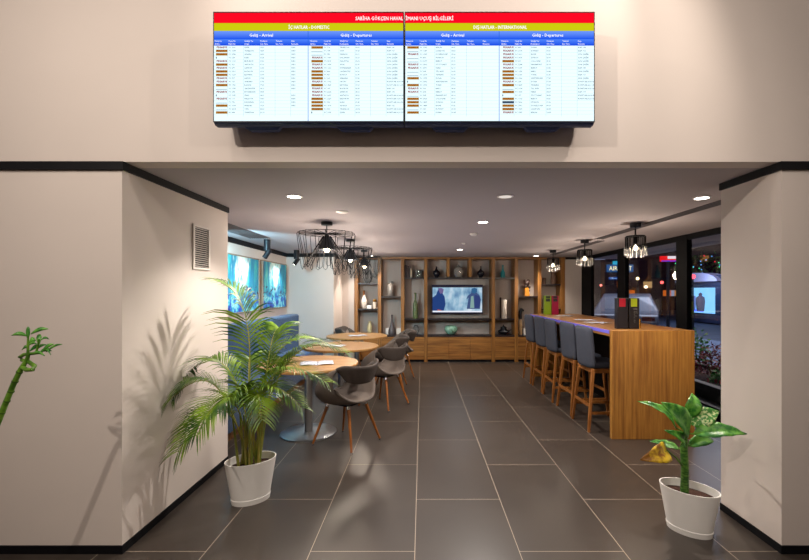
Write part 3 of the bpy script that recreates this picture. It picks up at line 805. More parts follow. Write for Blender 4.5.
for i in range(5):
    o = st if i == 0 else copy_tree(st)
    o['label'] = names[i]; o.location = (sx+(.0, .01, -.01, 0, -.01)[i], (4.65, 5.22, 5.82, 6.40, 6.98)[i], 0); o.rotation_euler = (0, 0, (.0, .03, -.02, .02, 0)[i])

# things on the bar
BZ = 1.10
def menu_block(x, y, cols, sides, label, rz=0, w=.11, h=.325, gap=.012, dark=True):
    """pair of tall menu panels standing back to back at a slight angle"""
    t = thing('menu_stand', label, 'menu stand', (x, y, BZ), rz)
    for i, (c, f) in enumerate(cols):
        x0 = (i-1)*(w+gap/2)+(gap/2 if i else 0); body = mat('menu_panel', c, .35, var=.05)
        pn = MB().box(x0, x0+w, 0, .07, 0, h).build('panel', body, t, bevel=.002)
        sq = mat('menu_colour_patch', f, .5, var=.04)
        mb = MB()
        if dark: mb.box(x0+.02, x0+w-.025, -.0015, 0, h-.09, h-.004)
        else:
            mb.box(x0+.022, x0+w-.022, -.0015, 0, h-.10, h-.052); mb.box(x0+.022, x0+w-.022, -.0015, 0, h-.045, h-.006)
        mb.build('colour_patch' if dark else 'window_print', sq, pn)
        if dark and i == 1:
            mb = MB()
            put_text(mb, 'WINE', x0+.065, h-.115, .012, None, -.002)
            for q in range(8): put_text(mb, ['House red', 'House white', 'Rose', 'Sparkling', 'Dry', 'Sweet', 'Local', 'Glass'][q], x0+.05, h-.14-q*.016, .006, None, -.002, 'l')
            mb.build('menu_text', mat('menu_print', '#a8a29c', .5), pn)
    return t
menu_block(2.185, 4.40, [('#151219', '#c4122e'), ('#171316', '#b9c81c')], 1, 'two tall dark menu panels with red and green patches, near end of bar')
menu_block(2.245, 7.20, [('#86a418', '#1c2420'), ('#a01040', '#201c24')], 1, 'tall lime green and crimson menu panels at the far end of bar', dark=False, w=.115)
o = MB().lathe([(.0, 0), (.018, 0), (.018, .10), (.014, .10), (.014, .01), (0, .01)], seg=18, cap=False).build('candle_holder', mat('brass', '#d9a53a', .25, metal=1), smooth=True)
tag(o, 'slim brass cup standing beside the dark menu panels', 'cup'); o.location = (2.36, 4.52, BZ)
for (x, y, rz, lb) in ((2.22, 5.25, .2, 'white paper placemat on the bar, nearest the dark menu panels'), (2.26, 5.75, -.2, 'open magazine lying halfway along the bar'), (2.32, 6.75, .3, 'open magazine lying near the green menu panels')):
    tag(leaflet('magazine', (x, y, BZ), rz, 0, .28, .2, .006), lb, 'magazine')

# ------------------------------------------------------------ shelving unit on the back wall
t = thing('shelving_unit', 'full-width walnut shelving unit with low cupboards on the back wall', 'shelving', (.8, BY, 0))
ox = -.8
PX = [-1.405, -.905, -.413, .081, 1.52, 2.01, 2.506]
for x in PX: B('upright', M['walnut'], (x-.036+ox, x+.036+ox, 0, .345, 0, 2.19), t, .002)
B('upright', M['walnut'], (2.96+ox, 3.045+ox, 0, .345, 0, 2.19), t, .002)
for x in (.56, 1.03): B('divider', M['walnut'], (x-.03+ox, x+.03+ox, .01, .345, 1.815, 2.19), t, .002)
B('top_rail', M['walnut_h'], (-1.443+ox, 3.045+ox, -.005, .345, 2.19, 2.231), t)
B('plinth', M['black'], (-1.40+ox, 3.0+ox, .03, .34, 0, .05), t)
zC = .567
bays = [(-1.369, -.941, [1.68, 1.13]), (-.869, -.449, [1.396]), (-.377, .045, [1.80, .917]), (.117, 1.484, [1.80, .917]), (1.556, 1.974, [1.80, .917]), (2.046, 2.47, [1.398]), (2.542, 2.96, [1.66, 1.128])]
for (a, b, zs) in bays:
    for z in zs: B('shelf', M['shelfm'], (a+ox, b+ox, .015, .345, z-.026, z), t)
    B('counter_board', M['shelfm'], (a+ox, b+ox, .0, .345, zC-.03, zC), t)
    n = 3 if b-a > 1 else 1
    for i in range(n):
        q0 = a+(b-a)*i/n+.002; q1 = a+(b-a)*(i+1)/n-.002
        B('cupboard_door', M['walnut_h'], (q0+ox, q1+ox, .004, .024, .052, zC-.034), t, .002)
    B('cupboard_box', M['black'], (a+ox, b+ox, .026, .34, .05, zC-.03), t)

# television
t = thing('television', 'wall television showing two people talking, in the centre of the shelving unit', 'television', (.753, BY+.19, 1.035))
B('housing', mat('tv_housing', '#14163a', .3), (-.545, .545, 0, .06, 0, .615), t, .004)
B('wall_mount', M['dark_metal'], (-.15, .15, .06, .16, .15, .45), t)
def tv_mat():
    m = bpy.data.materials.new('tv_picture'); m.use_nodes = True; nt = m.node_tree; nt.nodes.remove(nt.nodes['Principled BSDF']); L = nt.links.new
    tc = nt.nodes.new('ShaderNodeTexCoord'); mp = nt.nodes.new('ShaderNodeMapping'); mp.inputs['Scale'].default_value = (1, 1, .6); L(tc.outputs['Object'], mp.inputs[0])
    n = nt.nodes.new('ShaderNodeTexNoise'); n.inputs['Scale'].default_value = 6; n.inputs['Detail'].default_value = 5; L(mp.outputs[0], n.inputs['Vector'])
    r = nt.nodes.new('ShaderNodeValToRGB'); L(n.outputs['Fac'], r.inputs[0]); e = r.color_ramp.elements
    e[0].position = .32; e[0].color = (*lin('#5b86b0'), 1); e[1].position = .68; e[1].color = (*lin('#dbe8f4'), 1); q = e.new(.5); q.color = (*lin('#9fc4dc'), 1)
    em = nt.nodes.new('ShaderNodeEmission'); em.inputs[1].default_value = .9; L(r.outputs[0], em.inputs[0]); L(em.outputs[0], nt.nodes['Material Output'].inputs[0]); return m
t.scale = (1.025, 1, 1.025); t.location = (.768, BY+.19, 1.02)
scn = B('screen', tv_mat(), (-.525, .525, -.004, 0, .03, .555), t)
def flat(pts, col, name, s=.8, y=-.006): MB().prism([(x, y, z) for x, z in pts], (0, .0015, 0)).build(name, emis('tv_'+name, col, s), scn)
flat([(-.525, .06), (-.525, .34), (-.45, .40), (-.41, .50), (-.38, .54), (-.33, .54), (-.30, .48), (-.31, .42), (-.27, .36), (-.25, .2), (-.29, .06)], '#2c4a8c', 'figure_shape', .75)
flat([(-.395, .49), (-.41, .54), (-.34, .545), (-.29, .52), (-.30, .44), (-.36, .42)], '#7a6a9c', 'face_shape', .8, -.008)
flat([(.20, .10), (.24, .34), (.19, .30), (.22, .38), (.29, .43), (.30, .52), (.36, .545), (.42, .52), (.41, .44), (.47, .39), (.50, .30), (.48, .10)], '#4a5f90', 'figure_shape', .75)
flat([(.27, .12), (.29, .36), (.34, .38), (.36, .12)], '#8fb3b0', 'shirt_shape', .8, -.008)
flat([(.36, .12), (.37, .4), (.47, .37), (.49, .3), (.46, .12)], '#3a4a86', 'jacket_shape', .75, -.009)
flat([(.30, .45), (.30, .53), (.36, .55), (.42, .53), (.42, .46), (.36, .42)], '#3a6c9a', 'face_shape', .8, -.01)
flat([(-.525, .03), (-.525, .062), (.525, .062), (.525, .03)], '#e6ecf8', 'caption_strip', 1.0, -.012)
flat([(-.42, .064), (-.42, .09), (-.34, .075), (-.34, .064)], '#d06048', 'caption_mark', .9, -.012)

# ---- ornaments (all stand on shelves or on the counter board)
sh_y = BY+.16
def X(px): return (px-422)*(BY+.16)/F
def orn(name, prof, px, z, col, label, cat, rough=.35, metal=0, trans=0, seg=24, extra=None, m=None, var=.08, vs=30, sy=1):
    mm = m or mat(name+'_glaze', col, rough, metal=metal, trans=trans, var=0 if trans else var, vscale=vs)
    o = MB().lathe(prof, seg=seg, cap=False, sy=sy).build(name, mm, smooth=True, ang=60)
    tag(o, label, cat); o.location = (X(px), sh_y, z); return o
S1, S2, S3 = 1.68, 1.13, 1.396
def wire_basket(px, z, label, r=.075, h=.25, name='wire_vase'):
    mb = MB()
    for i in range(10):
        a = 2*PI*i/10
        pr = [(.4, 0), (.75, .3), (1, .55), (.7, .8), (.45, 1)]
        mb.tube([(r*q*math.cos(a+.5*k*(1 if i % 2 else -1)), r*q*math.sin(a+.5*k*(1 if i % 2 else -1)), .004+h*k) for q, k in pr], .0035, 5)
    mb.tube([(r*.4*math.cos(k*PI/8), r*.4*math.sin(k*PI/8), .004) for k in range(16)], .004, 5, closed=True)
    mb.tube([(r*.45*math.cos(k*PI/8), r*.45*math.sin(k*PI/8), h) for k in range(16)], .004, 5, closed=True)
    o = mb.build(name, M['dark_metal']); tag(o, label, 'vase'); o.location = (X(px), sh_y, z+.001); return o
wire_basket(368, S1, 'black wire vase on the top left shelf behind the far pendant', .11, .27)
t = thing('bottle', 'white pear-shaped bottle with brown neck on the leftmost middle shelf', 'bottle', (X(364), sh_y, S2))
MB().lathe([(0, 0), (.035, 0), (.045, .03), (.068, .13), (.06, .19), (.03, .255), (.02, .29)], seg=24, cap=False).build('body', mat('white_ceramic', '#e2d5ca', .45, var=.08, vscale=40), t, smooth=True, ang=60)
MB().lathe([(.02, .288), (.016, .33), (.022, .36), (.026, .385), (.022, .395), (0, .395)], seg=20, cap=False).build('neck', mat('brown_glaze', '#8a5216', .3, var=.1), t, smooth=True, ang=60)
tag(shift(B('candle_box', M['white_pl'], (-.05, .05, -.04, .04, 0, .075), None, .003), (X(369.6), sh_y-.04, S2)), 'small white box between bottle and jar on the leftmost shelf', 'box')
t = thing('jar', 'small white jar with a golden rim on the leftmost middle shelf', 'jar', (X(374.6), sh_y, S2))
MB().lathe([(0, 0), (.038, 0), (.040, .01), (.040, .15)], seg=24, cap=False).build('body', mat('jar_white', '#dccfc0', .4, var=.1), t, smooth=True, ang=60)
MB().lathe([(.041, .15), (.043, .155), (.041, .2), (.034, .2), (.034, .15)], seg=24, cap=False).build('rim', mat('jar_gold', '#a8762c', .35, metal=.6, var=.1), t, smooth=True, ang=60)
orn('vase', [(0, 0), (.032, 0), (.04, .03), (.055, .12), (.05, .18), (.034, .24), (.03, .27), (.036, .29), (.03, .29), (.025, .26)], 369.8, zC, '#cfc394', 'slim cream vase on the counter board at the left end', 'vase')
orn('jar', [(0, 0), (.06, 0), (.072, .01), (.072, .25), (.06, .265), (.03, .27), (.02, .30), (.045, .305), (.045, .325), (.0, .33)], 390.6, S3, '#a29c96', 'tall patterned silver lidded jar on the second bay shelf', 'jar', .3, .5, var=.35, vs=22)
orn('vase', [(0, 0), (.075, 0), (.085, .03), (.075, .1), (.04, .2), (.022, .3), (.018, .38), (.023, .40), (.023, .43), (.014, .43)], 392, zC, '#4b4649', 'tall dark grey long-necked vase on the second bay counter', 'vase')
tag(shift(B('paper_box', M['white_pl'], (-.05, .05, -.02, .02, 0, .13), None, .002), (X(387.6), sh_y+.09, zC)), 'white card box left of the long-necked grey vase', 'box')
tag(shift(B('paper_box', M['white_pl'], (-.06, .06, -.02, .02, 0, .13), None, .002), (X(399.0), sh_y+.09, zC)), 'white card box right of the long-necked grey vase', 'box')
bk = 1.80
for (px, w_, h_, c, lb) in ((405.7, .055, .27, '#2a2327', 'thick dark book at left end of the top shelf'), (408.4, .035, .25, '#33262a', 'second dark book on the top shelf, slightly shorter'), (409.9, .03, .205, '#1e1b1f', 'black book with white dots beside the cream book'), (411.2, .035, .185, '#b8ab96', 'cream spine book at the right of the dark books')):
    bt = thing('book', lb, 'book', (X(px), sh_y, bk), group=None)
    B('cover', mat('book_cover', c, .6, var=.1), (-w_/2, w_/2, -.09, .09, 0, h_), bt, .002)
    B('pages', M['paper'], (-w_/2+.004, w_/2-.004, -.084, .091, .004, h_-.004+.006), bt)
for (px, lb) in ((416.5, 'clear drinking glass nearest the books on top shelf'), (418.8, 'clear glass in the middle of three on top shelf'), (421.2, 'clear glass farthest right on the shelf with books')):
    orn('drinking_glass', [(0, .0), (.028, 0), (.034, .17), (.032, .17), (.026, .006), (0, .006)], px, bk, (.85, .9, .95), lb, 'glass', .02, trans=1.)
orn('bottle', [(0, 0), (.052, 0), (.055, .02), (.055, .29), (.045, .34), (.02, .40), (.018, .52), (.024, .53), (.024, .56), (0, .56)], 415.4, .917, '#5d6b45', 'tall speckled green bottle left of the television', 'bottle', .35, var=.5, vs=45)
wire_basket(416, zC, 'small black wire basket vase below the green bottle', .075, .2)
orn('vase', [(0, 0), (.035, 0), (.045, .02), (.085, .08), (.078, .125), (.03, .17), (.015, .2), (.012, .235), (.018, .245), (0, .245)], 436.5, 1.80, '#15151d', 'black bulb-shaped bottle vase left of the glass vase', 'vase', .2)
orn('glass_vase', [(0, 0), (.045, 0), (.08, .03), (.115, .11), (.105, .17), (.06, .23), (.022, .255), (.012, .285), (.012, .31), (0, .31)], 458.6, 1.80, (.95, .9, .82), 'large round ornate clear glass vase over the television', 'vase', .08, trans=.75, seg=14)
orn('vase', [(0, 0), (.035, 0), (.045, .02), (.085, .08), (.078, .125), (.03, .17), (.015, .2), (.012, .235), (.018, .245), (0, .245)], 480.8, 1.80, '#15151d', 'black bulb-shaped bottle vase right of the glass vase', 'vase', .2)
orn('bottle', [(0, 0), (.048, 0), (.05, .01), (.046, .12), (.024, .16), (.018, .24), (.026, .26), (.022, .275), (0, .275)], 502.8, 1.80, '#1a7c84', 'turquoise bottle on the top right shelf', 'bottle', .3)
orn('canister', [(0, 0), (.055, 0), (.058, .008), (.058, .40), (.05, .41), (.0, .41)], 504.2, .917, '#b9afa4', 'tall off-white ceramic cylinder right of the television', 'vase', .5, var=.06)
orn('figurine', [(0, 0), (.016, 0), (.012, .3), (.018, .40), (.022, .43), (.012, .455), (0, .455)], 501.4, .917, '#2a2024', 'thin dark statuette behind the off-white cylinder', 'figurine')
bpy.data.objects['figurine'].location.y += .10
t = thing('teapot', 'black wide-bellied pot with a knobbed lid on the right counter', 'pot', (X(503.6), sh_y, zC))
MB().lathe([(0, 0), (.06, 0), (.075, .02), (.125, .065), (.11, .09), (.065, .11), (.06, .135), (0, .135)], seg=28, cap=False).build('body', M['dark_metal'], t, smooth=True, ang=60)
MB().lathe([(.066, .135), (.066, .165), (.03, .18), (.012, .19), (.012, .205), (.02, .215), (0, .22)], seg=24, cap=False).build('lid', M['dark_metal'], t, smooth=True, ang=60)
MB().tube([(.1, 0, .075), (.15, 0, .095), (.165, 0, .12)], [.015, .01, .007], 10).build('spout', M['dark_metal'], t, smooth=True)
t = thing('bowl', 'large mint green glazed bowl sculpture under the television', 'bowl', (X(451), sh_y, zC))
gr = mat('mint_glaze', '#7fae98', .15, var=.25, vscale=18, coat=.5)
mb = MB(); mb.lathe([(0, 0), (.06, 0), (.10, .03), (.145, .10), (.14, .16), (.10, .195), (.05, .2), (.05, .19), (.09, .18), (.125, .14), (.12, .1), (.08, .04), (0, .02)], seg=32, cap=False)
bw = mb.build('body', gr, t, smooth=True, ang=80)
mb = MB(); mb.lathe([(.052, 0), (.045, .012), (.03, .008), (0, .0)], seg=20, cap=False, sx=1, sy=1)
op = mb.build('opening', mat('bowl_inside', '#3f6a4c', .3, var=.2, vscale=30), t, smooth=True); op.rotation_euler = (R(80), 0, R(12)); op.location = (.045, -.125, .115)
t = thing('figurine', 'dark bust-like figurine on an orange base, right tall shelf', 'figurine', (X(526.6), sh_y, S3+.002))
mb = MB(); mb.prism([(-.055, -.05, 0), (.065, -.05, 0), (.045, -.04, .13), (.03, -.03, .2), (-.045, -.03, .2), (-.04, -.04, .1)], (0, .09, 0)); mb.build('base', mat('orange_glaze', '#c07a14', .3, var=.1), t, bevel=.012)
mb = MB()
for (x, y, z, r) in ((-.0, 0, .28, .07), (-.02, 0, .22, .055), (-.085, 0, .22, .035), (.06, 0, .20, .035), (.05, .01, .12, .03), (.03, 0, .33, .045), (-.03, .0, .33, .04)):
    mb.lathe([(0, -r), (r*.7, -r*.7), (r, 0), (r*.7, r*.7), (0, r)], (x, y, z), 12, cap=False)
mb.build('head', mat('dark_bronze', '#33231d', .4, var=.2), t, smooth=True, ang=80)
t = thing('bottle', 'tall clear bottle with a black horse-head stopper, right lower shelf', 'bottle', (X(520.6), sh_y, zC))
MB().lathe([(0, 0), (.035, 0), (.04, .02), (.035, .22), (.02, .30), (.014, .36)], seg=20, cap=False).build('body', mat('pale_bottle', '#a98a66', .3, var=.15), t, smooth=True, ang=60)
mb = MB(); mb.tube([(0, 0, .34), (-.012, 0, .42), (-.005, 0, .50), (.03, 0, .545), (.07, 0, .52)], [.03, .032, .036, .034, .02], 12)
mb.tube([(0, 0, .53), (-.012, 0, .585)], [.014, .004], 8); mb.build('stopper', M['dark_metal'], t, smooth=True)
tag(shift(B('paper_box', M['white_pl'], (-.06, .06, -.04, .04, 0, .13), None, .002), (X(526.0), sh_y, zC)), 'white box on the counter beside the tall stoppered bottle', 'box')
orn('jug', [(0, 0), (.03, 0), (.05, .03), (.06, .07), (.03, .11), (.03, .13), (0, .13)], 531.5, zC+.32-.32, '#1d191c', 'black round jug on the counter, half hidden by the bar', 'jug')
orn('vase', [(0, 0), (.05, 0), (.065, .03), (.062, .14), (.05, .2), (.055, .245), (.065, .26), (.05, .262), (.045, .24)], 553.4, 1.66, '#6b5040', 'brown earthen vase on the top shelf behind far crystal pendant', 'vase', .6)
orn('jar', [(0, 0), (.035, 0), (.035, .09), (.038, .095), (.038, .135), (0, .137)], 544.2, 1.66, '#4a3428', 'small dark lidded jar beside the brown earthen vase', 'jar')
orn('figurine', [(0, 0), (.025, 0), (.03, .02), (.02, .06), (.034, .12), (.02, .18), (.012, .23), (.016, .245), (0, .26)], 544.6, 1.128, '#c8bda8', 'small white figurine left of the lime green menu panel', 'figurine')

# ------------------------------------------------------------ plants
def oval_pot(t, a, b, h, rz, ka=.72):
    mb = MB(); th = .008
    out = []
    for u in (0, .12, .13, .3, .6, .9, 1.0):
        s_ = ka+(1-ka)*u; s_ = s_*(1.03 if u <= .12 else 1)
        out.append((s_, h*u))
    inn = [(1.0-th/a, h), (.96, h*.85), (.93, h*.78)]
    mb.lathe([(o_[0], o_[1]) for o_ in out]+inn, seg=48, sx=a, sy=b, cap=False, rz=rz)
    mb.lathe([(ka*1.03, 0), (0, 0)], seg=48, sx=a, sy=b, cap=False, rz=rz)
    mb.build('pot', M['white_pl'], t, smooth=True, ang=30)
    MB().lathe([(.945, h*.82), (.5, h*.85), (0, h*.86)], seg=40, sx=a, sy=b, cap=False, rz=rz).build('soil', M['soil'], t, smooth=True)

PPX, PPY = -1.228, 2.985
t = thing('potted_palm', 'tall feathery areca palm in an oval white pot by the left pier', 'plant', (PPX, PPY, 0))
oval_pot(t, .175, .125, .295, R(34))
rp = random.Random(11)
def bez(p0, p1, p2, p3, u):
    return p0*(1-u)**3+p1*3*u*(1-u)**2+p2*3*u*u*(1-u)+p3*u**3
def frond(base, mid, tip, n=34, L=.26, start=.32, lw=.0145, droop=.75):
    p0 = Vector(base); p3 = Vector(tip); pm = Vector(mid)
    p1 = p0.lerp(pm, .6); p2 = pm
    path = [bez(p0, p1, p2, p3, k/24) for k in range(25)]
    fr = MB().tube(path, [.0075*(1-k/24*.8) for k in range(25)], 6).build('stem', M['palmstem'], t, smooth=True)
    mb = MB()
    for i in range(n):
        u = start+(1-start)*(i/(n-1))**.95; u = min(u, .995)
        p = bez(p0, p1, p2, p3, u); d = (bez(p0, p1, p2, p3, min(1, u+.02))-bez(p0, p1, p2, p3, u-.02)).normalized()
        side = d.cross(Vector((0, 0, 1)))
        if side.length < .2: side = Vector((1, 0, 0))
        side.normalize(); upv = side.cross(d).normalized()
        env = math.sin(PI*(.12+.80*((u-start)/(1-start))**.85))
        ll = L*(.35+.65*env)*(.9+.2*rp.random())
        for s_ in (-1, 1):
            fa = .9+.25*rp.random()
            dirv = (side*s_*fa+d*(.75+.5*(u-start))+upv*(.28+.1*rp.random())).normalized()
            q = p.copy(); rows = []; wd = lw*(.7+.5*env)
            wv = dirv.cross(upv).normalized()
            for j in range(5):
                s5 = j/4; ww = wd*(1-abs(s5-.35)/.65*.9 if s5 > .35 else .35+.65*s5/.35)*.5
                q.x = max(q.x, XL+.02-PPX)
                rows.append((q+wv*ww+upv*.15*ww, q-wv*ww+upv*.15*ww))
                dd = (dirv+Vector((0, 0, -1))*droop*(s5**1.3)*1.5).normalized()
                q = q+dd*ll/4
            vs = [(mb.bm.verts.new(a), mb.bm.verts.new(b)) for a, b in rows]
            for (a, b), (c, e) in zip(vs, vs[1:]): mb.face([a, b, e, c])
    mb.build('leaflets', M['palm'], fr, smooth=True, ang=180)
def tipw(px, py, y): return Vector(((px-422)*y/F-PPX, y-PPY, H-(py-292)*y/F))
fr_spec = [  # tip (px, py, depth), arch height above tip, fullness, leaflet pairs, leaflet length
    (221, 283, 2.98, .02, .62, 32, .30), (168, 402, 2.80, .24, .50, 34, .27), (178, 452, 2.66, .33, .45, 36, .30), (196, 436, 2.58, .30, .4, 32, .27),
    (344, 352, 3.04, .15, .45, 34, .27), (326, 382, 2.86, .20, .45, 30, .24), (302, 408, 2.78, .24, .4, 26, .22), (322, 342, 3.24, .12, .5, 28, .22),
    (282, 330, 3.25, .10, .5, 26, .24), (188, 372, 3.02, .20, .5, 30, .25), (262, 420, 2.70, .26, .38, 24, .22),
    (285, 362, 3.35, .14, .5, 26, .22), (222, 412, 2.68, .24, .4, 26, .22), (250, 360, 3.3, .12, .5, 22, .2)]
for (px, py, y, arch, mh, n, L) in fr_spec:
    tip = tipw(px, py, y); a = rp.random()*2*PI; rr_ = .055*math.sqrt(rp.random())
    base = Vector((rr_*math.cos(a)*1.4, rr_*math.sin(a), .235))
    mid = Vector((base.x*1.3+tip.x*.42, base.y+tip.y*.42, max(tip.z+arch*1.3, .80)))
    if tip.z > 1.3: mid = Vector((tip.x*.15+.08, tip.y*.3, tip.z-.10))
    frond(base, mid, tip, n, L, start=.40)
for i in range(9):                                        # bare canes
    a = 2*PI*i/9; r1 = .03+.03*(i % 3)/2
    MB().tube([(r1*1.4*math.cos(a), r1*math.sin(a), .23), (r1*1.7*math.cos(a), r1*1.3*math.sin(a), .40), (r1*2.1*math.cos(a), r1*1.6*math.sin(a), .62)], [.011, .009, .006], 8).build('cane', M['palmstem'], t, smooth=True)

# broad-leaved plant on the right
DX, DY = 1.67, 2.60
t = thing('potted_dieffenbachia', 'broad-leaved green plant with one yellow leaf in an oval white pot by the right pier', 'plant', (DX, DY, 0))
oval_pot(t, .165, .115, .27, R(-42))
def dw(px, py, y): return Vector(((px-422)*y/F-DX, y-DY, H-(py-292)*y/F))
MB().tube([dw(684.5, 492, 2.60), dw(685, 470, 2.60), dw(684, 450, 2.60), dw(685.5, 432, 2.60)], [.024, .022, .021, .012], 14).build('stem', leafmat('plant_stem', '#2f5c1c', '#5d8a34', 30, (1, 1, 3)), t, smooth=True)
def bleaf(base, pet, tip, width, m, fold=.25, bend=.05, up=(0, 0, 1), n=12):
    """petiole from base to pet, blade from pet to tip"""
    base = Vector(base); pet = Vector(pet); tip = Vector(tip)
    ax = (tip-pet); Ln = ax.length; d = ax.normalized(); U = Vector(up); side = d.cross(U)
    side = side.normalized() if side.length > .1 else Vector((1, 0, 0)); nrm = side.cross(d).normalized()
    mb = MB(); g = []
    for i in range(n+1):
        u = i/n; wv = width*(math.sin(PI*u**.72)**.85)*.5 if 0 < u < 1 else .0015
        c = pet+ax*u+nrm*bend*math.sin(PI*u)
        row = []
        for k in range(-3, 4):
            s_ = k/3; row.append(mb.bm.verts.new(c+side*wv*s_+nrm*(abs(s_)*wv*fold*2-(s_*s_)*wv*.25+.004*math.sin(u*22+k)*abs(s_))))
        g.append(row)
    for a, b in zip(g, g[1:]):
        for k in range(6): mb.face([a[k], a[k+1], b[k+1], b[k]])
    lf = mb.build('leaf', m, t, solid=.0012, smooth=True, ang=180)
    mid = base.lerp(pet, .5)+Vector((0, 0, .01))
    MB().tube([base, mid, pet, pet+ax*.3+nrm*bend*.8], [.008, .006, .005, .002], 8).build('petiole', M['bamboo'], lf, smooth=True)
cT = dw(685.5, 436, 2.60)
bleaf(cT, dw(676, 428, 2.58), dw(637, 401, 2.60), .075, M['leaf'], up=(0, -.6, 1))
bleaf(cT, dw(689, 434, 2.52), dw(661, 402, 2.42), .15, M['leaf'], up=(.3, -1, .5), bend=.03)
bleaf(cT, dw(686, 418, 2.66), dw(692, 393, 2.72), .10, M['leaf'], up=(0, -1, .4))
bleaf(cT, dw(690, 424, 2.66), dw(719, 411, 2.62), .13, M['leaf_spot'], up=(-.1, -1, .8), bend=.03)
bleaf(cT, dw(693, 434, 2.60), dw(747, 434, 2.52), .105, M['leaf'], up=(0, -.8, 1), bend=.035)
bleaf(cT+Vector((0, 0, -.03)), dw(681, 445, 2.54), dw(664, 430, 2.40), .07, M['leaf'], up=(0, -1, .6))
bleaf(cT+Vector((0, .02, -.03)), dw(688, 446, 2.64), dw(712, 440, 2.74), .08, M['leaf'], up=(0, -1, 1))
bleaf(dw(684.5, 468, 2.60), dw(667, 450, 2.52), dw(640, 460, 2.36), .115, M['leaf_old'], up=(.2, -1, .5), bend=.045)
bleaf(cT, dw(680, 449, 2.66), dw(649, 441, 2.76), .06, M['leaf'], up=(0, -.6, 1), bend=.01)

# lucky bamboo, its vase just left of the picture
bx, by = -2.32, 1.9
t = thing('lucky_bamboo', 'curled lucky bamboo stalk with a leafy tip in front of the left wall', 'plant', (bx, by, 0))
MB().lathe([(0, 0), (.10, 0), (.11, .02), (.14, .38), (.145, .42), (.13, .42), (.12, .36), (0, .34)], seg=32, cap=False).build('vase', M['white_pl'], t, smooth=True, ang=50)
def bw_(px, py, y=1.9): return Vector(((px-422)*y/F-bx, y-by, H-(py-292)*y/F))
main = [Vector((0, 0, .35)), bw_(-60, 555), bw_(-28, 485), bw_(0, 417.5), bw_(7, 400), bw_(14, 383), bw_(21, 369), bw_(27, 360), bw_(28.5, 354)]
MB().tube(main, [.013, .013, .0125, .012, .0115, .011, .0105, .009, .007], 12).build('stalk', M['bamboo'], t, smooth=True)
mring = leafmat('bamboo_joint', '#2f4a12', '#44661c', 20)
for q in [(-5, 429), (2, 412.5), (7, 401), (11, 391.5), (15, 381.5), (19.5, 372)]:
    c = bw_(*q); d = Vector((.42, 0, .9)).normalized(); MB().tube([c-d*.003, c+d*.003], .0128, 12).build('joint_ring', mring, t, smooth=True)
MB().tube([bw_(22, 367), bw_(27, 370, 1.88), bw_(33, 369.5, 1.86), bw_(34.5, 366, 1.88), bw_(29, 362, 1.9), bw_(22, 360, 1.93), bw_(20, 357, 1.93), bw_(24, 354.5, 1.91), bw_(33, 353.5, 1.9), bw_(42, 353, 1.9)],
          [.0095, .0095, .009, .009, .0085, .008, .008, .0075, .007, .004], 12).build('curled_shoot', M['bamboo'], t, smooth=True)
def blade(a, b, w_=.016, sag=.01):
    a = Vector(a); b = Vector(b); ax = b-a; s_ = ax.cross(Vector((.2, -1, .3))).normalized(); mb = MB(); g = []
    for i in range(8):
        u = i/7; ww = w_*math.sin(PI*min(1, u*.92+.06))*.5+.0006; c = a+ax*u+Vector((0, 0, sag*math.sin(PI*u)))
        g.append([mb.bm.verts.new(c+s_*ww), mb.bm.verts.new(c+Vector((0, -.002, 0))), mb.bm.verts.new(c-s_*ww)])
    for p_, q in zip(g, g[1:]):
        mb.face([p_[0], p_[1], q[1], q[0]]); mb.face([p_[1], p_[2], q[2], q[1]])
    mb.build('leaf', M['leaf'], t, solid=.0008, smooth=True, ang=180)
MB().tube([bw_(28, 354), bw_(28, 345), bw_(28, 336)], [.006, .005, .003], 8).build('shoot', M['bamboo'], t, smooth=True)
MB().tube([bw_(36, 353), bw_(38, 346), bw_(39, 339)], [.005, .004, .003], 8).build('shoot', M['bamboo'], t, smooth=True)
for a, b, w_ in (((28, 340), (28.2, 326.5), .016), ((27, 336), (11.5, 335.5), .018), ((31, 334), (48.5, 329), .018), ((29, 343), (36, 340.5), .025), ((39, 345), (39, 334), .02), ((41, 340), (49.5, 339.5), .01),
                 ((28, 348), (22, 350), .014), ((28, 346), (37, 344), .012), ((36, 350), (47, 345), .012), ((42, 352), (54, 344), .016), ((46, 352), (62.5, 344.3), .010), ((40, 352), (52, 351), .018), ((30, 351), (42, 346), .018), ((32, 353), (45, 356), .012), ((45, 350), (51, 355), .008)):
    ya = 1.9+rp.uniform(-.03, .03); blade(bw_(*a), bw_(*b, ya), w_)

# ------------------------------------------------------------ outside things
def night_box(name, cat, label, loc, parts):
    t = thing(name, label, cat, loc)
    for nm, m, d in parts: B(nm, m, d, t, .01)
    return t
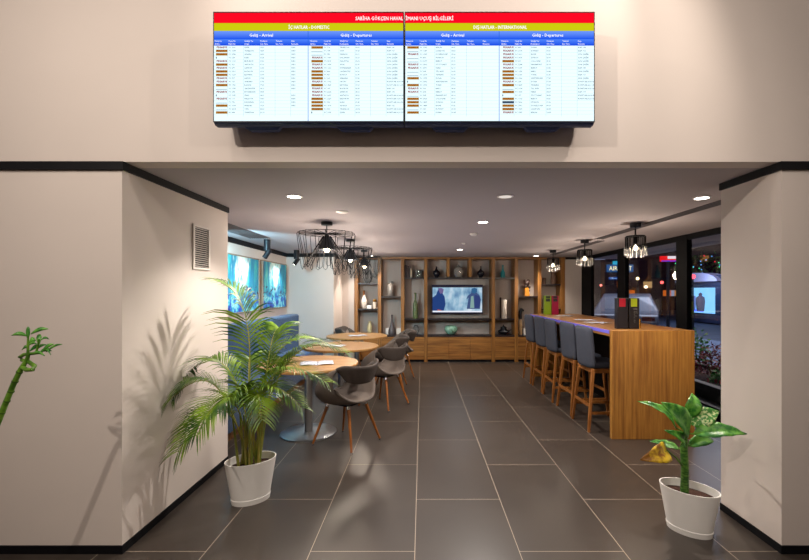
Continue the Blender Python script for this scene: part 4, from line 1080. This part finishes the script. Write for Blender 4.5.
# bushes in the strip outside the window
t = thing('planter', 'low stone edging strip planted with bushes outside the window', 'planter', (WR+.8, 5.4, 0))
B('edging', M['kerbm'], (-.55, -.43, -2.4, 3.4, 0, .30), t, .01); B('edging', M['kerbm'], (.43, .55, -2.4, 3.4, 0, .30), t, .01)
B('soil', M['soil'], (-.43, .43, -2.4, 3.4, 0, .24), t)
def bush(x, y, r, h, m, label, n=420, name='bush', fl=None):
    b = thing(name, label, 'bush', (x, y, .24)); mb = MB(); q = random.Random(int(x*100+y*77))
    for i in range(n):
        th = q.random()*2*PI; ph = math.acos(1-q.random()*1.0); rr_ = (.55+.45*q.random())
        c = Vector((r*rr_*math.sin(ph)*math.cos(th), r*rr_*math.sin(ph)*math.sin(th), h*.12+h*.88*rr_*math.cos(ph)))
        d = Vector((q.uniform(-1, 1), q.uniform(-1, 1), q.uniform(-.2, 1))).normalized(); s_ = d.orthogonal().normalized(); L_ = q.uniform(.04, .08)
        mb.poly([c, c+d*L_*.5+s_*L_*.28, c+d*L_, c+d*L_*.5-s_*L_*.28])
    mb.build('foliage', m, b)
    st_ = MB()
    for i in range(5):
        a = i*1.3; st_.tube([(0, 0, 0), (r*.4*math.cos(a), r*.4*math.sin(a), h*.6)], [.01, .004], 5)
    st_.build('branches', M['palmstem'], b)
    if fl:
        mb = MB()
        for i in range(14):
            th = q.random()*2*PI; c = Vector((r*.95*math.cos(th), r*.95*math.sin(th), h*q.uniform(.3, .8))); 
            for k in range(5):
                a = k*2*PI/5; mb.poly([c, c+Vector((.0, math.cos(a), math.sin(a)))*.03, c+Vector((-.01, math.cos(a+.9), math.sin(a+.9)))*.03])
        mb.build('blossom', fl, b)
bl = mat('red_blossom', '#c23a4a', .5, var=.2)
bush(4.22, 6.02, .26, .50, M['bushred'], 'dark red-leaved bush outside the window beside the bar end panel')
bush(4.02, 5.45, .24, .24, M['bush'], 'low green bush with red blossoms outside, beside the right pier', fl=bl)
bush(4.45, 6.72, .20, .66, M['bush'], 'taller green cone bush outside, behind the red-leaved bush')
bush(4.20, 7.6, .28, .42, M['bush'], 'low green bush outside the window behind the bar')
# street furniture and lit things
Lc = emis('shop_light_blue', '#7fc4ff', 1.3)
t = thing('shop_kiosk', 'glowing pale blue shop window kiosk across the street', 'shop', (14.0, 20.9, 0))
B('wall', mat('kiosk_wall', '#2b3350', .7), (-.1, .4, -1.6, 1.8, 0, 2.3), t)
B('display_window', Lc, (-.12, -.1, -1.2, 1.4, .45, 1.7), t)
B('counter_glow', emis('shop_strip', '#3a58ff', 2.), (-.16, -.12, -.4, 1.3, .5, .62), t)
mb = MB(); mb.lathe([(.0, 0), (.18, 0), (.24, .5), (.2, .72), (.08, .8), (.09, .92), (.0, 1.0)], (-.25, .35, .55), 16, sy=1.2); mb.build('mannequin', mat('mannequin_cloth', '#8a86b8', .7), t, smooth=True)
mb = MB(); mb.lathe([(0, 0), (.16, 0), (.2, .5), (.17, .68), (.07, .75), (.08, .85), (0, .92)], (-.3, -.45, .55), 16); mb.build('mannequin', mat('mannequin_coat', '#5d3c52', .7), t, smooth=True)
mb = MB(); mb.prism([(-.3, 1.6*math.cos(a), 2.0+.45*math.sin(a)) for a in [PI*k/12 for k in range(13)]], (.6, 0, 0)); mb.build('arched_roof', mat('kiosk_roof', '#a9a6c0', .6, emit='#7e7ba8', estr=.3), t)
# signs
def sign(label, loc, w_, h_, back, txt, tcol, bs=1., ts=1.5, name='lit_sign', post=True):
    t = thing(name, label, 'sign', loc)
    B('panel', emis('sign_back', back, bs), (-w_/2, w_/2, 0, .12, 0, h_), t)
    mb = MB()
    n = len(txt)
    for i, tx in enumerate(txt):
        put_text(mb, tx, 0, h_*(1-(i+.5)/n), h_/n*.6, w_*.88, -.01)
    if txt: mb.build('lettering', emis('sign_letters', tcol, ts), t)
    if post: MB().tube([(0, .06, -loc[2]+.0), (0, .06, 0)], .06, 8).build('post', M['dark_metal'], t)
    return t
k = 24/F
sign('blue lit shop sign beyond the window, with pale yellow letters', ((620.5-422)*k, 24, H+(292-272)*k), 26*k, 7.5*k, '#1668b8', ['AIRPORT'], '#f6e8a8', .55, 1.6)
sg = [o_ for o_ in C.objects if o_.name == 'lit_sign'][0]
ps = (620.5-422)*k
B('arrow_panel', emis('sign_arrow_back', '#1c62c8', .5), (-11*k, -3*k, -.02, .1, -7.5*k, -5.0*k), sg)
mb = MB(); put_text(mb, '<--', -7*k, -6.2*k, 1.6*k, 6*k, -.03); mb.build('arrow', emis('sign_arrow', '#bfe6ff', 1.5), sg)
B('upper_panel', emis('sign_upper', '#2ab0d8', .9), (-7*k, -2*k, -.02, .1, 7.6*k, 11*k), sg)
k = 16/F
t = sign('red and white lit hoarding sign beyond the window, beside the post', ((669-422)*k, 16, H+(292-261.5)*k), 15*k, 5.5*k, '#f01820', [], '#ffffff', .95)
B('white_band', emis('sign_white', '#f2e8f4', 1.), (-.05, 7.4*k, -.02, 0, 2.6*k, 5.4*k), t); B('blue_band', emis('sign_blue', '#3a46f0', .9), (-7.4*k, 7.4*k, -.02, 0, 0, 1.0*k), t)
def street_lamp(px, py, y, col, label, s=6, r=.09):
    kk = y/F; x = (px-422)*kk; z = H-(py-292)*kk; t = thing('street_lamp', label, 'street lamp', (x, y, -.06))
    MB().tube([(0, 0, 0), (0, 0, z+.06)], [.05, .03], 8).build('pole', M['dark_metal'], t)
    MB().lathe([(0, -r), (r*.8, -r*.6), (r, 0), (r*.8, r*.6), (0, r)], (0, 0, z+.06+r), 14, cap=False).build('lantern', emis('street_glow', col, s), t, smooth=True)
street_lamp(637.7, 280, 25, (1, .8, .35), 'street lamp with a yellow glow seen through the middle window')
street_lamp(646, 288.5, 30, (1, .75, .5), 'distant orange street lamp right of the yellow one', 3, .12)
street_lamp(601, 286.5, 30, (1, .2, .15), 'red signal lamp on a pole seen through the far window', 3, .09)
street_lamp(662, 284, 26, (1, .1, .1), 'red lamp beyond the window left of the window post', 3, .1)
street_lamp(693, 279, 17, (1, .08, .12), 'small red lamp beyond the window beside the shop kiosk', 3, .1)
# strings of small lights on a tree behind the kiosk
t = thing('lit_tree', 'dark tree hung with blue and green fairy lights beyond the window', 'tree', (17.5, 26.0, -.06))
MB().tube([(0, 0, 0), (.1, 0, 1.6), (0, 0, 3.0)], [.16, .12, .05], 8).build('trunk', M['palmstem'], t, smooth=True)
mb = MB(); q = random.Random(4)
for i in range(700):
    v = Vector((q.gauss(0, 1), q.gauss(0, 1), q.gauss(0, 1))).normalized()*q.uniform(.5, 1); c = Vector((v.x*1.7, v.y*1.7, 2.9+v.z*1.2)); d = Vector((q.uniform(-1, 1), q.uniform(-1, 1), q.uniform(-1, 1))).normalized()*.16; s_ = d.orthogonal()*.4
    mb.poly([c, c+d*.5+s_, c+d, c+d*.5-s_])
mb.build('foliage', M['bush'], t)
for nm, col in (('blue_lights', '#58a8ff'), ('green_lights', '#5affa8'), ('red_lights', '#ff3048')):
    mb = MB()
    for i in range(34 if nm != 'red_lights' else 5):
        v = Vector((q.gauss(0, 1), q.gauss(-1, .6), q.gauss(.0, 1))).normalized(); c = Vector((v.x*1.75, v.y*1.75, 2.75+v.z*1.1)); mb.lathe([(0, -.04), (.04, 0), (0, .04)], c, 6, cap=False)
    mb.build(nm, emis(nm, col, 1.6), t)
# buildings far behind
def building(x0, x1, y, h, col, label, wins, seed):
    t = thing('building', label, 'building', ((x0+x1)/2, y, -.06)); hw = (x1-x0)/2
    B('wall', mat('facade', col, .8, var=.15, vscale=1), (-hw, hw, 0, 6, 0, h), t)
    q = random.Random(seed)
    for i in range(wins):
        wx = -hw+.5+(2*hw-1)*q.random(); wz = q.choice([1.2, 1.9, 4.2]); c = q.choice(['#ffb060', '#ff8030', '#ffd090', '#c0d0ff'])
        B('lit_window', emis('lit_window_glow', c, q.uniform(.15, .6)), (wx-.35, wx+.35, -.04, 0, wz, wz+.5), t)
building(12.5, 19.5, 34, 7.5, '#3d3348', 'dark low building with a few lit windows beyond the far windows', 9, 3)
building(20.3, 31, 36, 9.0, '#453040', 'taller dark reddish building behind the street lamps', 14, 8)
building(32, 46, 38, 8.0, '#2f3350', 'dark bluish building at far right beyond the window', 12, 2)

# parked cars: side profile extruded and narrowed towards the roof
def car(loc, rz, col, label, name='parked_car'):
    t = thing(name, label, 'car', loc, rz); W = .88
    body = [(-2.1, .35), (-2.15, .62), (-2.05, .82), (-1.3, .95), (-.75, 1.32), (-.2, 1.44), (.6, 1.42), (1.2, 1.2), (1.6, 1.02), (2.05, .95), (2.12, .6), (2.05, .32)]
    mb = MB(); secs = []
    for yv, sc, zc in ((-W, .985, 0), (-W+.06, 1, 0), (W-.06, 1, 0), (W, .985, 0)):
        secs.append([mb.bm.verts.new((x*sc, yv*(1 if z < 1.0 else .80), z)) for x, z in body])
    mb.face(secs[0]); mb.face(secs[-1][::-1])
    for a, b in zip(secs, secs[1:]):
        for i in range(len(a)): mb.face([a[i], a[(i+1) % len(a)], b[(i+1) % len(a)], b[i]])
    mb.build('body', mat('car_paint', col, .3, coat=.6, var=.02), t, bevel=.04, bseg=3)
    mb = MB()
    for s_ in (-1, 1):
        ya = s_*(W*.91); mb.prism([(-1.12, ya, .97), (-.70, ya*.9, 1.27), (-.2, ya*.88, 1.36), (.55, ya*.88, 1.34), (1.15, ya*.9, 1.12), (1.25, ya, .98)], (0, s_*.035, 0))
    mb.build('side_windows', mat('car_glass', '#10131c', .08), t)
    for x in (-1.35, 1.35):
        for s_ in (-1, 1):
            wh = MB().tube([(x, s_*(W-.16), .32), (x, s_*(W+.01), .32)], .32, 24).build('wheel', mat('tyre', '#121214', .8), t, smooth=True)
            MB().tube([(x, s_*(W+.0), .32), (x, s_*(W+.02), .32)], .19, 18).build('hubcap', M['steel'], wh, smooth=True)
    for s_ in (-1, 1): MB().box(-2.13, -2.02, s_*.62-.16, s_*.62+.16, .66, .78).build('tail_lamp', mat('tail_red', '#4a1018', .3), t)
    return t
car((6.9, 14.0, 0), R(62), '#50545f', 'silver car parked outside, behind the dark menu panels')
lamp('AREA', 'street_fill_light', (8, 13, 6), 900, (.70, .78, 1), 8, (8, 13, 0))  # unseen broad fill added to brighten the ground outside
lamp('AREA', 'bush_fill_light', (5.2, 6.2, 3.0), 70, (1, .85, .75), 2, (4.2, 6.0, .3))  # unseen fill lamp added to lift the bushes by the window
lamp('POINT', 'shop_spill', (12.8, 19.5, 2.2), 90, (.5, .65, 1), .03)
